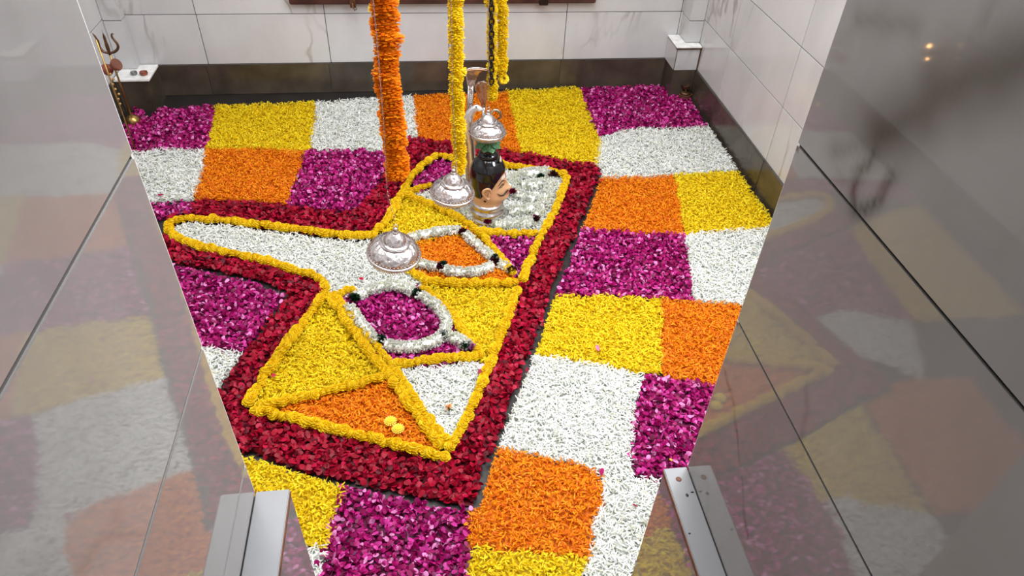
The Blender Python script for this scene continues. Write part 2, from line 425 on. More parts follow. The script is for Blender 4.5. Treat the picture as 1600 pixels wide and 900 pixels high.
def wob(X, Y, s=0.006):
    return (s * (np.sin(X * 61 + Y * 23) + np.sin(Y * 47 - X * 31 + 2) + 0.6 * np.sin(X * 140 - Y * 90)) * 0.5,
            s * (np.cos(X * 53 - Y * 37) + np.sin(Y * 71 + X * 19 + 1) + 0.6 * np.sin(Y * 150 + X * 80)) * 0.5)


KINDS = {
    # template, length, width, density per m2, colours [(rgb, weight)], tip colour blend, z range
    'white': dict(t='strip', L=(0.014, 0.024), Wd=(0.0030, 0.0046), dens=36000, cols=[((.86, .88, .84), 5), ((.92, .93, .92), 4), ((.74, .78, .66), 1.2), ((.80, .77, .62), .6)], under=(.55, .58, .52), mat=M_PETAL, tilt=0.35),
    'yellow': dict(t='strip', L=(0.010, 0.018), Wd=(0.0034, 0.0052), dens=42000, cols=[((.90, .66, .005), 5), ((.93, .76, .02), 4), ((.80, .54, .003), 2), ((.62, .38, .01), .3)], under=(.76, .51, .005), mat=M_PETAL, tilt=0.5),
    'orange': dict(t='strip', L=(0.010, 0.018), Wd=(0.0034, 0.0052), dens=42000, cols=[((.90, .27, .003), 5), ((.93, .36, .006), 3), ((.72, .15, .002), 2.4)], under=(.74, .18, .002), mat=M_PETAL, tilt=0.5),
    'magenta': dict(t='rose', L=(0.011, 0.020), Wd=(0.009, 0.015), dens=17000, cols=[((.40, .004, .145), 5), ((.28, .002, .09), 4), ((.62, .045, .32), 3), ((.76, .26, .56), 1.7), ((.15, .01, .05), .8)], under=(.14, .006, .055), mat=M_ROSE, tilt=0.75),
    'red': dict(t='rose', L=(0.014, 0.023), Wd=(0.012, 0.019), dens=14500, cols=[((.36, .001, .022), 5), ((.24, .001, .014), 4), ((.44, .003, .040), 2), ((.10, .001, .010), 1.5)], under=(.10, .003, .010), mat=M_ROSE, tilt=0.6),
}


def petal_geo(kind, px, py, pz, scale=1.0, face_up=None):
    K = KINDS[kind]; n = len(px)
    L = R.uniform(*K['L'], n) * scale; Wd = R.uniform(*K['Wd'], n) * scale
    if K['t'] == 'strip':      # 6 verts, 2 quads, bent along its length, slightly troughed
        u = np.array([-1, -1, 0, 0, 1, 1]) * .5; vv = np.array([-.6, .6, -1, 1, -.35, .35]) * .5
        bend = R.uniform(-0.1, 0.45, n)
        lx = u[None] * L[:, None]; ly = vv[None] * Wd[:, None]; lz = -(u[None] ** 2) * 2 * bend[:, None] * L[:, None]
        side = R.uniform(-0.25, 0.25, n); ly = ly + (u[None] ** 2) * (side * L)[:, None]
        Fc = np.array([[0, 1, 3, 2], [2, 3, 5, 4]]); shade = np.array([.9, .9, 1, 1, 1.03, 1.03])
    else:                      # cupped petal: 8 verts, 3 quads
        u = np.array([-.5, -.5, -.12, -.12, .28, .28, .5, .5]); vv = np.array([-.16, .16, -.46, .46, -.48, .48, -.18, .18])
        cup = R.uniform(0.05, 0.55, n); roll = R.uniform(-0.2, 0.5, n)
        lx = u[None] * L[:, None]; ly = vv[None] * Wd[:, None]
        lz = (vv[None] ** 2) * 2.4 * (cup * Wd)[:, None] + (u[None] ** 2) * (roll * L)[:, None]
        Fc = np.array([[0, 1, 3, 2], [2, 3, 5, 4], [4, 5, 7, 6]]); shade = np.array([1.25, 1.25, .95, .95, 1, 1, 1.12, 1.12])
    yaw = R.uniform(0, 2 * PI, n); pitch = R.normal(0, K['tilt'], n); rl = R.normal(0, K['tilt'] * .8, n)
    flip = np.where(R.random(n) < .35, -1, 1)[:, None]; lz = lz * flip
    cr, sr = np.cos(rl)[:, None], np.sin(rl)[:, None]; ly, lz = ly * cr - lz * sr, ly * sr + lz * cr
    cp, sp = np.cos(pitch)[:, None], np.sin(pitch)[:, None]; lx, lz = lx * cp - lz * sp, lx * sp + lz * cp
    cy, sy = np.cos(yaw)[:, None], np.sin(yaw)[:, None]; lx, ly = lx * cy - ly * sy, lx * sy + ly * cy
    V = np.stack([lx + px[:, None], ly + py[:, None], lz + pz[:, None]], 2)
    k = V.shape[1]; V[:, :, 2] = np.maximum(V[:, :, 2], 0.002)
    F_ = (Fc[None] + (np.arange(n) * k)[:, None, None]).reshape(-1, 4)
    cs = np.array([c for c, _ in K['cols']]); wts = np.array([w_ for _, w_ in K['cols']]); wts = wts / wts.sum()
    ci = cs[R.choice(len(cs), n, p=wts)] * R.uniform(0.86, 1.1, (n, 1))
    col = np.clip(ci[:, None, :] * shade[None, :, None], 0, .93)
    return V.reshape(-1, 3), F_, col.reshape(-1, 3)


def join(parts):
    Vs, Fs, Cs = [], [], []; o = 0
    for V, F_, c in parts:
        Vs.append(V); Fs.append(F_ + o); Cs.append(c); o += len(V)
    return np.concatenate(Vs), np.concatenate(Fs), np.concatenate(Cs)


def patch(kind, poly, label, excl=(), z=(0.010, 0.024), name=None, dens=1.0, stray=0, parent=None, cat='flower petals', ragged=0.004):
    K = KINDS[kind]; A = np.array(poly); x0, y0 = A.min(0) - .01; x1, y1 = A.max(0) + .01
    n = int((x1 - x0) * (y1 - y0) * K['dens'] * dens)
    X = R.uniform(x0, x1, n); Y = R.uniform(y0, y1, n)
    wx, wy = wob(X, Y); jx = R.normal(0, ragged, n); jy = R.normal(0, ragged, n)
    ok = inside(poly, X + wx + jx, Y + wy + jy)
    for e in excl: ok &= ~inside(e, X + jx * .6, Y + jy * .6)
    ok &= (X > XL + .02) & (X < XR - .025) & (Y < BY - .035)
    X, Y = X[ok], Y[ok]
    hump = 0.004 * (np.sin(X * 22 + Y * 9) * np.sin(Y * 19 - X * 7))
    Z = R.uniform(z[0], z[1], len(X)) + hump
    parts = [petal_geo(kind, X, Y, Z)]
    # bed under the loose top layer
    g = 0.012; gx, gy = np.meshgrid(np.arange(x0, x1, g), np.arange(y0, y1, g), indexing='ij')
    cx, cy = gx[:-1, :-1] + g / 2, gy[:-1, :-1] + g / 2
    wx, wy = wob(cx.ravel(), cy.ravel()); ci = inside(poly, cx.ravel() + wx, cy.ravel() + wy)
    for e in excl: ci &= ~inside(e, cx.ravel(), cy.ravel())
    ci &= (cx.ravel() > XL + .03) & (cx.ravel() < XR - .035) & (cy.ravel() < BY - .045)
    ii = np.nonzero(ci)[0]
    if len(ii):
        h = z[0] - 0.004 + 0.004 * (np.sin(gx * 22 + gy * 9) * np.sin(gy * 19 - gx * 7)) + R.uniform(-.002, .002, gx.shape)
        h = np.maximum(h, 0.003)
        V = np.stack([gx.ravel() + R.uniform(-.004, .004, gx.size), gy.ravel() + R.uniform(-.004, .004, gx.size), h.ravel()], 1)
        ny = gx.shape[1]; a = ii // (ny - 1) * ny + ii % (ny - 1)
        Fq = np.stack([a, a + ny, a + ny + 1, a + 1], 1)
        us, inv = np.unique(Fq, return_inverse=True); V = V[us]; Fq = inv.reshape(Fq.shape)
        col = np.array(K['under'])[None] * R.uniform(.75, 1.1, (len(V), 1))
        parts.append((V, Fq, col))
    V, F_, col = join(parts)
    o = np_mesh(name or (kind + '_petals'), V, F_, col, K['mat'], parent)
    if parent is None: tag(o, label, cat, None, 'stuff')
    else: tag(o, None, None, None, 'stuff')
    return o


OUT = W([(300, 309), (380, 311), (452, 320), (520, 327), (562, 322), (592, 285), (612, 250), (640, 213), (700, 221), (812, 236), (880, 247), (937, 259),
         (925, 300), (905, 345), (880, 400), (858, 452), (838, 520), (815, 575), (790, 640), (766, 700), (736, 786),
         (690, 778), (560, 750), (460, 724), (372, 697), (291, 678), (345, 600), (385, 546), (455, 450), (400, 432), (330, 414), (272, 405), (236, 392), (247, 374), (262, 352), (258, 336), (300, 331)])
GAP = W([(245, 312), (300, 306), (380, 308), (452, 317), (520, 325), (560, 320), (590, 283), (610, 250), (638, 211), (700, 219), (812, 233), (885, 246), (943, 259),
         (932, 300), (916, 340), (893, 400), (871, 452), (848, 520), (828, 575), (802, 640), (778, 700), (748, 795),
         (690, 790), (560, 763), (460, 735), (372, 706), (280, 688), (340, 600), (378, 546), (444, 458), (400, 442), (330, 424), (272, 413), (225, 396), (225, 340)])
# centre line of the marigold outline
INN = W([(262, 352), (280, 342), (330, 343), (400, 351), (470, 359), (540, 369), (580, 367), (604, 346), (625, 308), (650, 265), (680, 243), (760, 253), (885, 272),
         (868, 330), (845, 368), (826, 410), (812, 445), (790, 505), (768, 560), (745, 615), (722, 670), (700, 712),
         (620, 694), (540, 675), (450, 650), (388, 640), (400, 610), (440, 548), (490, 485), (512, 452), (505, 437), (470, 425), (400, 405), (320, 388), (275, 374)])
patch('red', OUT, 'broad crimson rose petal border running around the yellow outlined figure', [INN], (0.010, 0.026), 'red_rose_petals')
ex = [GAP]
L_ = -1.40; RG = 1.40
patch('magenta', W([('w', L_, 3.13), (235, 183), (250, 166), (335, 164), (330, 195), (321, 231), (205, 232), ('w', L_, 2.72)]), 'magenta petal block in the far left corner by the trident', ex)
patch('yellow', W([(335, 162), (410, 160), (493, 157), (490, 200), (484, 233), (400, 230), (322, 230), (330, 195)]), 'yellow petal block along the back wall, left of the white one', ex)
patch('white', W([(493, 156), (570, 152), (645, 147), (649, 180), (653, 214), (634, 233), (550, 231), (484, 233), (490, 200)]), 'white petal block along the back wall behind the orange hanging garland', ex)
patch('orange', W([(646, 147), (700, 145), (791, 140), (802, 180), (814, 236), (700, 222), (652, 214), (649, 180)]), 'orange petal block by the back wall behind the silver dome and head', ex)
patch('yellow', W([(791, 139), (905, 134), (916, 160), (926, 190), (937, 212), (940, 238), (930, 259), (814, 238), (802, 180)]), 'yellow petal block by the back wall, left of the magenta corner block', ex)
patch('magenta', W([(905, 133), (940, 130), (1000, 126), (1033, 130), (1048, 145), (1082, 150), (1095, 163), (1110, 193), (1060, 198), (1000, 196), (937, 210), (925, 190), (915, 160)]), 'magenta petal block in the far right corner by the pillar', ex)
patch('white', W([('w', L_, 2.70), (205, 232), (321, 230), (313, 270), (303, 308), (245, 313), ('w', L_, 2.28)]), 'white petal block left of the orange one by the left doorway edge', ex)
patch('orange', W([(322, 230), (400, 229), (478, 233), (462, 278), (445, 320), (303, 308), (313, 270)]), 'orange petal block above the left arm of the crimson border', ex)
patch('magenta', W([(478, 233), (540, 231), (636, 233), (600, 290), (560, 330), (445, 320), (462, 278)]), 'magenta petal block left of the bottom of the orange hanging garland', ex)
patch('magenta', W([('w', L_, 2.24), (235, 317), (298, 311), (300, 328), (262, 334), (246, 338), ('w', L_, 2.13)]), 'small magenta strip between dark lines at the left doorway edge', [], dens=1.1)
patch('white', W([(937, 211), (1000, 197), (1060, 199), (1110, 194), (1140, 225), (1158, 263), (1100, 267), (1050, 271), (935, 276), (930, 258)]), 'white petal block beside the far right corner of the crimson border', ex)
patch('orange', W([(925, 277), (1052, 271), (1062, 310), (1069, 362), (980, 360), (890, 353)]), 'orange petal block right of the crimson border, beside a yellow block', ex)
patch('yellow', W([(1052, 271), (1100, 267), (1160, 264), (1185, 295), (1212, 325), (1205, 352), (1150, 358), (1070, 362), (1062, 310)]), 'yellow petal block against the right wall by the dark skirting', ex)
patch('magenta', W([(885, 353), (985, 360), (1070, 363), (1078, 410), (1083, 466), (1000, 462), (855, 455)]), 'magenta petal block in the middle of the right side of the crimson border', ex)
patch('white', W([(1071, 363), (1204, 352), ('w', RG, 1.97), ('w', RG, 1.58), (1165, 473), (1084, 466), (1078, 410)]), 'white petal block at the right doorway edge between yellow and orange blocks', ex)
patch('yellow', W([(855, 455), (950, 460), (1035, 463), (1033, 520), (1036, 580), (1000, 576), (940, 566), (825, 550)]), 'yellow petal block right of the crimson border above the big white block', ex)
patch('orange', W([(1036, 463), (1085, 467), (1165, 474), ('w', RG, 1.56), ('w', RG, 1.2), (1120, 596), (1036, 580), (1033, 520)]), 'orange petal block at the right doorway edge above a magenta one', ex)
patch('white', W([(822, 550), (940, 566), (1007, 582), (992, 640), (988, 700), (992, 740), (1036, 747), (1000, 860), (985, 905), ('w', 0.50, 0.50), (906, 905), (920, 868), (935, 800), (945, 738), (870, 712), (755, 692)]), 'large white petal block in the right foreground with a tail running down', ex)
patch('magenta', W([(1007, 582), (1120, 596), ('w', RG, 1.18), ('w', RG, 0.95), (1080, 737), (1036, 747), (992, 740), (988, 700), (992, 640)]), 'magenta petal block by the right doorway edge, above the grey rail', ex)
patch('orange', W([(750, 694), (800, 700), (870, 712), (946, 738), (935, 800), (919, 868), (850, 862), (728, 851), (733, 780)]), 'orange petal block in the foreground below the tip of the crimson border', ex)
patch('yellow', W([(731, 852), (850, 863), (918, 869), (907, 905), ('w', 0.26, 0.44), ('w', 0.02, 0.44), (734, 905)]), 'yellow petal strip at the bottom of the picture beside the magenta block', ex)
patch('magenta', W([(535, 750), (600, 755), (740, 785), (728, 851), (733, 905), ('w', 0.02, 0.44), ('w', -0.26, 0.44), (500, 905), (510, 830), (525, 780)]), 'large magenta petal block in the bottom foreground', ex)
patch('yellow', W([('w', -0.58, 1.0), (360, 695), (460, 724), (543, 748), (528, 790), (508, 855), (480, 850), ('w', -0.58, 0.72)]), 'yellow petal block at the left doorway edge in the foreground', ex)
patch('white', W([(470, 850), (508, 855), (500, 905), ('w', -0.26, 0.46), ('w', -0.58, 0.46), ('w', -0.58, 0.72)]), 'sliver of white petals at the left doorway edge below the yellow block', ex)
patch('magenta', W([('w', -0.98, 1.86), (240, 405), (330, 414), (460, 448), (425, 495), (385, 548), (318, 541), ('w', -0.95, 1.42)]), 'magenta petal block left of the crimson border below the white arm', ex)
patch('white', W([('w', -0.95, 1.42), (318, 541), (385, 548), (340, 608), ('w', -0.85, 1.16)]), 'small white petal block by the left doorway edge beside the crimson border', ex)
patch('orange', W([('w', -1.0, 1.16), ('w', -0.60, 1.16), ('w', -0.60, 0.72), ('w', -1.0, 0.72)]), 'orange petal block hidden behind the left door jamb', ex, dens=.6)
patch('yellow', W([('w', L_, 2.1), ('w', -1.0, 1.95), ('w', -0.97, 1.42), ('w', L_, 1.42)]), 'yellow petal block hidden behind the left door jamb', ex, dens=.6)
patch('yellow', W([('w', 0.95, 0.93), ('w', RG, 0.93), ('w', RG, 0.60), ('w', 0.55, 0.60), ('w', 0.6, .8)]), 'yellow petal block hidden behind the right door jamb', ex, dens=.6)

# fills inside the figure
def grow(poly, d=0.009):
    n = len(poly); ar = sum(poly[i][0] * poly[(i + 1) % n][1] - poly[(i + 1) % n][0] * poly[i][1] for i in range(n)); sg = 1 if ar > 0 else -1; out = []
    for i in range(n):
        a, b, c = Vector(poly[i - 1]), Vector(poly[i]), Vector(poly[(i + 1) % n]); e = (b - a).normalized() + (c - b).normalized()
        if e.length < .2: e = Vector((b - a).normalized())
        e.normalize(); out.append((b.x + e.y * d * sg, b.y - e.x * d * sg))
    return out


ARM = W([(268, 356), (285, 347), (330, 349), (400, 357), (470, 366), (540, 375), (590, 372), (625, 400), (655, 425), (655, 447), (600, 446), (555, 458), (518, 462), (515, 440), (470, 421), (400, 401), (320, 384), (280, 372)])
patch('white', grow(ARM), 'long white petal arm reaching left with a rounded tip', z=(0.008, 0.022))
patch('yellow', grow(W([(513, 458), (530, 490), (570, 540), (608, 583), (540, 602), (470, 620), (392, 636), (440, 553), (490, 490)])), 'yellow petal triangle in the lower left of the figure', z=(0.008, 0.022))
patch('orange', grow(W([(425, 640), (470, 622), (540, 605), (605, 588), (640, 630), (692, 702), (620, 690), (520, 665)])), 'orange petal triangle holding two chrysanthemum heads', z=(0.008, 0.022))
patch('white', grow(W([(618, 576), (680, 570), (752, 564), (735, 620), (697, 694), (665, 645)])), 'white petal triangle beside the pointed lower tip', z=(0.008, 0.022))
patch('magenta', grow(W([(520, 462), (600, 445), (665, 448), (705, 495), (748, 558), (620, 570), (570, 535)])), 'magenta petal lens inside and under the white ringed garland', z=(0.008, 0.020))
patch('yellow', grow(W([(665, 445), (740, 445), (816, 443), (790, 505), (756, 562), (705, 495)])), 'yellow petal triangle beside the right edge, below the orange eye', z=(0.008, 0.022))
patch('orange', grow(W([(640, 372), (725, 352), (760, 375), (808, 432), (690, 442), (630, 415)])), 'orange petal eye with a white garland around it', z=(0.008, 0.020))
patch('magenta', grow(W([(757, 368), (842, 366), (818, 425), (808, 432)])), 'small magenta petal triangle right of the orange eye', z=(0.008, 0.022))
patch('yellow', grow(W([(618, 318), (640, 300), (700, 328), (740, 347), (755, 368), (700, 362), (640, 378), (590, 375)])), 'yellow petal wedge left of the silver dome in the middle', z=(0.008, 0.022))
patch('white', grow(W([(640, 302), (680, 293), (712, 285), (722, 252), (885, 275), (862, 335), (842, 362), (757, 362), (740, 345), (700, 328)])), 'white petal bed on which the painted head stands', z=(0.006, 0.020))
patch('magenta', grow(W([(640, 298), (655, 272), (682, 250), (725, 252), (716, 285), (680, 292)])), 'small magenta petal patch behind the middle silver dome', z=(0.008, 0.022))


# ------------------------------------------------------------------ marigolds
def petal_ring_mesh(name, rings, core, colors, mat):
    """rings: (n petals, radius out, z, length, width, pitch)"""
    V, F_, Cc = [], [], []
    for (n, r0, z, L, wd, pit) in rings:
        off = random.random() * 6
        for i in range(n):
            a = off + 2 * PI * i / n + random.uniform(-.1, .1); p = pit + random.uniform(-.25, .25)
            ca, sa = math.cos(a), math.sin(a); col = np.array(random.choice(colors)) * random.uniform(.85, 1.08)
            b = len(V); Lr = L * random.uniform(.85, 1.15)
            for u, v_ in ((0, -.35), (0, .35), (1, -.5), (1, .5)):
                rr = r0 + u * Lr * math.cos(p); zz = z + u * Lr * math.sin(p); s = v_ * wd * random.uniform(.85, 1.15)
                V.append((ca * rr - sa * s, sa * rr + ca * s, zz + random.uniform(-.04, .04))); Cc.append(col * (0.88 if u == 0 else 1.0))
            F_.append((b, b + 2, b + 3, b + 1))
    seg = 10
    for j, (r, z) in enumerate(core):
        for i in range(seg):
            a = 2 * PI * i / seg; V.append((r * math.cos(a), r * math.sin(a), z)); Cc.append(np.array(colors[0]) * .85)
    b = len(V) - seg * len(core)
    for j in range(len(core) - 1):
        for i in range(seg):
            F_.append((b + j * seg + i, b + j * seg + (i + 1) % seg, b + (j + 1) * seg + (i + 1) % seg, b + (j + 1) * seg + i))
    o = np_mesh(name, np.array(V), np.array(F_), np.clip(np.array(Cc), 0, .95), mat)
    me = o.data; bpy.data.objects.remove(o)
    return me


YC = [(.94, .64, .006), (.95, .72, .02), (.93, .57, .004)]
OC = [(.86, .25, .003), (.90, .33, .006), (.74, .17, .002)]
CORE = [(.05, -.62), (.62, -.5), (.86, 0), (.66, .48), (.05, .62)]
BALL = [(11, .62, -.35, .42, .5, -.35), (12, .72, -.05, .36, .5, .1), (11, .62, .25, .36, .48, .6), (9, .38, .48, .36, .46, .9), (5, .1, .58, .3, .42, 1.1)]
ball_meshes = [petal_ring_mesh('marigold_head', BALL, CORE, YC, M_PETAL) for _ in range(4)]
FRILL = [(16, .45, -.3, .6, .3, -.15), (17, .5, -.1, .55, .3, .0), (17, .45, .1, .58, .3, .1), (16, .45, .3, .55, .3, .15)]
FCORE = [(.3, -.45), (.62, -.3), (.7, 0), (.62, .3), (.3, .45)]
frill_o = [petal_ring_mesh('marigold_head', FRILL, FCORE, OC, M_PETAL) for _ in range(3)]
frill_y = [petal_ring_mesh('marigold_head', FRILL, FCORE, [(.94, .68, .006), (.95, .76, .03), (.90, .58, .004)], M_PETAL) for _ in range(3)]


def resample(pts, step, closed=False):
    pts = [Vector(p) for p in pts]
    if closed: pts.append(pts[0])
    out = []; d = 0
    for a, b in zip(pts, pts[1:]):
        L = (b - a).length
        while d < L: out.append((a.lerp(b, d / L), (b - a).normalized())); d += step
        d -= L
    return out


def smooth_path(pts, it=2):
    for _ in range(it):
        q = [pts[0]]
        for a, b in zip(pts, pts[1:]): q += [tuple(x * .75 + y * .25 for x, y in zip(a, b)), tuple(x * .25 + y * .75 for x, y in zip(a, b))]
        q.append(pts[-1]); pts = q
    return pts


def marigold_string(pix, label, r=0.0165, step=0.0200, z=0.028, sm=1, jit=0.0022):
    pts = [(*p, z) for p in W(pix)]
    if sm: pts = smooth_path(pts, sm)
    rs = resample(pts, step)
    o0 = rs[0][0]
    t = empty('marigold_string', (o0.x, o0.y, 0.0), label, 'flower string', 'marigold strings outlining the figure')
    for p, d in rs:
        me = random.choice(ball_meshes)
        h = bpy.data.objects.new('marigold_head', me); C.objects.link(h); h.parent = t
        h.location = (p.x - o0.x + random.gauss(0, jit), p.y - o0.y + random.gauss(0, jit), z + random.uniform(-.002, .004))
        s = r * random.uniform(.86, 1.14)
        h.scale = (s, s, s * .92); h.rotation_euler = (random.uniform(-.7, .7), random.uniform(-.7, .7), random.uniform(0, 6))
    return t


marigold_string([(575, 368), (540, 369), (470, 359), (400, 351), (330, 343), (285, 342), (264, 348), (263, 360), (276, 373), (320, 388), (400, 405), (470, 424), (502, 436), (511, 452)], 'marigold string looping around the rounded tip of the white arm')
marigold_string([(583, 366), (604, 346), (625, 308), (650, 265), (682, 243)], 'marigold string slanting up along the left of the middle silver dome')
marigold_string([(690, 244), (760, 253), (882, 272)], 'marigold string along the far top edge behind the head')
marigold_string([(886, 279), (868, 330), (845, 368), (826, 410), (816, 440)], 'upper half of the marigold string on the right edge')
marigold_string([(808, 455), (790, 505), (770, 558), (745, 615), (722, 670), (700, 706)], 'lower half of the marigold string on the right edge')
marigold_string([(695, 714), (620, 695), (540, 676), (450, 652), (390, 640)], 'marigold string along the bottom edge of the orange triangle')
marigold_string([(388, 630), (400, 608), (440, 548), (490, 485), (510, 458)], 'marigold string on the outer left edge of the lower yellow triangle')
marigold_string([(516, 464), (535, 494), (572, 543), (612, 592), (650, 645), (690, 700)], 'long marigold diagonal from the arm down to the pointed lower tip')
marigold_string([(526, 464), (548, 494), (585, 538), (617, 577), (640, 612), (668, 655), (696, 690)], 'second marigold diagonal lying right beside the white triangle', r=0.0148)
marigold_string([(405, 634), (440, 628), (500, 616), (560, 600), (600, 588)], 'marigold string between the yellow and the orange triangle', r=0.0155)
marigold_string([(622, 570), (680, 562), (750, 556)], 'short marigold string above the white triangle')
marigold_string([(524, 460), (556, 452)], 'very short marigold string at the left end of the magenta lens', sm=0, r=0.013)
marigold_string([(632, 414), (650, 430), (675, 441), (740, 443), (806, 442)], 'marigold string below the orange eye')
marigold_string([(662, 450), (690, 474), (712, 500), (735, 535), (750, 555)], 'marigold string right of the white ringed magenta lens', r=0.0148)
marigold_string([(640, 306), (670, 318), (705, 334), (745, 358), (775, 395), (800, 428)], 'marigold diagonal passing in front of the head down to the right')
marigold_string([(638, 300), (660, 293), (676, 290)], 'very short marigold string left of the middle silver dome', sm=0, r=0.0148)
marigold_string([(756, 362), (800, 366), (842, 364)], 'short marigold string in front of the painted head')


# ------------------------------------------------------------------ tuberose garlands lying on the floor
def bud_cloud(path, rad, n, z0=0.0, parent=None, name='blossoms'):
    """thousands of small white buds sticking out of a thick rope; path = 3d points"""
    rs = resample(path, 0.004); P0 = np.array([tuple(p) for p, d in rs]); D0 = np.array([tuple(d) for p, d in rs])
    i = R.integers(0, len(P0), n); th = R.uniform(0, 2 * PI, n)
    T = D0[i]; S = np.cross(T, [0, 0, 1.0]); S /= np.linalg.norm(S, axis=1)[:, None] + 1e-9; U = np.cross(S, T)
    out = S * np.cos(th)[:, None] + U * np.sin(th)[:, None] + T * R.normal(0, .45, n)[:, None]; out /= np.linalg.norm(out, axis=1)[:, None]
    L = rad * R.uniform(.45, .68, n); base = P0[i] + out * (rad * .5)[..., None] if np.ndim(rad) else P0[i] + out * rad * .5
    side = np.cross(out, R.normal(0, 1, (n, 3))); side /= np.linalg.norm(side, axis=1)[:, None]; s2 = np.cross(out, side)
    wd = rad * .20
    V = np.stack([base + side * wd * .5, base + s2 * wd * .5, base - side * wd * .5 - s2 * wd * .2,
                  base + out * L[:, None] + side * wd * .9, base + out * L[:, None] + s2 * wd * .9, base + out * L[:, None] - (side + s2) * wd * .7], 1)
    V[:, :, 2] = np.maximum(V[:, :, 2], 0.006)
    Fc = np.array([[0, 1, 4, 3], [1, 2, 5, 4], [2, 0, 3, 5]]); F_ = (Fc[None] + (np.arange(n) * 6)[:, None, None]).reshape(-1, 4)
    c = np.array([(.94, .95, .91), (.95, .96, .95), (.86, .87, .70)])[R.choice(3, n, p=[.5, .36, .14])] * R.uniform(.9, 1.05, (n, 1))
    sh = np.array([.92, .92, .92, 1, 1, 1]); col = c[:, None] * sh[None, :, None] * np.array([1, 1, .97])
    return tag(np_mesh(name, V.reshape(-1, 3), F_, col.reshape(-1, 3), M_BUD, parent), kind='stuff')


def tuft(parent, loc, r, cols, n=70, name='leaf_tuft', label=None, up=0.5):
    n = int(n); d = R.normal(0, 1, (n, 3)); d[:, 2] = np.abs(d[:, 2]) + up * 0.3; d /= np.linalg.norm(d, axis=1)[:, None]
    side = np.cross(d, R.normal(0, 1, (n, 3))); side /= np.linalg.norm(side, axis=1)[:, None]
    nn = np.cross(d, side); L = r * R.uniform(.6, 1.05, n)[:, None]; wd = r * .22; c0 = np.array(loc)[None]
    V = np.stack([c0 + d * L * .15 - side * wd * .3, c0 + d * L * .15 + side * wd * .3, c0 + d * L * .65 - side * wd + nn * r * .06, c0 + d * L * .65 + side * wd + nn * r * .06, c0 + d * L], 1)
    V[:, :, 2] = np.maximum(V[:, :, 2], 0.006)
    F_ = np.concatenate([np.array([[0, 1, 3], [0, 3, 2], [2, 3, 4]])[None] + (np.arange(n) * 5)[:, None, None]]).reshape(-1, 3)
    cs = np.array(cols)[R.integers(0, len(cols), n)] * R.uniform(.7, 1.2, (n, 1)); col = np.repeat(cs, 5, 0)
    o = np_mesh(name, V.reshape(-1, 3), F_, np.clip(col, 0, .9), M_ROSE, parent)
    if label: o['label'] = label
    return o


M_CORE = simple('packed_buds', (.93, .94, .88), .8, 0, .4, 260, .05, 120)
GREEN = [(.008, .035, .014), (.015, .06, .025), (.01, .02, .012)]
MAROON = [(.06, .004, .012), (.11, .006, .02), (.025, .004, .008), (.012, .03, .014)]
PINK = [(.45, .12, .30), (.32, .05, .18), (.55, .28, .42)]


def rope(pix, z=0.026, sm=2):
    pts = [(*P(a, b, z), z) for a, b in pix]; return smooth_path(pts, sm)


G1 = empty('tuberose_garland', (*P(620, 500), 0), 'white ring garland with dark green tufts around the magenta lens', 'garland')
G2 = empty('tuberose_garland', (*P(715, 395), 0), 'white garland with maroon tufts around the orange eye', 'garland')
G3 = empty('tuberose_garland', (*P(810, 300), 0), 'thick white garland heaped around the painted head', 'garland')
for G, segs, rad, dens in ((G1, ([(560, 462), (580, 452), (605, 446), (630, 448), (646, 456)], [(656, 461), (680, 474), (697, 495), (698, 515), (684, 532), (655, 541), (625, 543), (602, 538)],
                                [(546, 480), (560, 500), (575, 520), (590, 534)], [(699, 523), (715, 530), (733, 541)]), 0.021, 34000),
                           (G2, ([(640, 372), (665, 366), (690, 361), (717, 360)], [(727, 366), (745, 382), (762, 396), (775, 407)], [(781, 412), (797, 420)],
                                 [(630, 402), (655, 412), (682, 417)], [(694, 421), (720, 426), (750, 424), (770, 414)]), 0.020, 34000),
                           (G3, ([(712, 318), (735, 338), (765, 350), (800, 352), (832, 346)], [(838, 338), (850, 318), (857, 300), (862, 283)], [(855, 268), (835, 270), (815, 272), (800, 280), (797, 292)],
                                 [(800, 300), (820, 308), (835, 312)], [(795, 330), (815, 330), (832, 325)], [(815, 290), (835, 290), (850, 285)]), 0.025, 26000)):
    loc = G.location
    for sgm in segs:
        pth = rope(sgm, 0.028); L = sum((Vector(a) - Vector(b)).length for a, b in zip(pth, pth[1:]))
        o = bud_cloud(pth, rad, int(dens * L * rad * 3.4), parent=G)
        o.data.transform(Matrix.Translation(-loc))
        bm = bmesh.new(); add_tube(bm, [Vector(q) - loc for q in pth], rad * .62, 9); from_bm('garland_core', bm, M_CORE, G, smooth=True)


def tf(G, px, py, r, cols, lab, n=80, z=0.028):
    l = Vector((*P(px, py, z), z)) - G.location; tuft(G, l, r, cols, n, label=lab)
    for o in [G.children[-1]]: pass


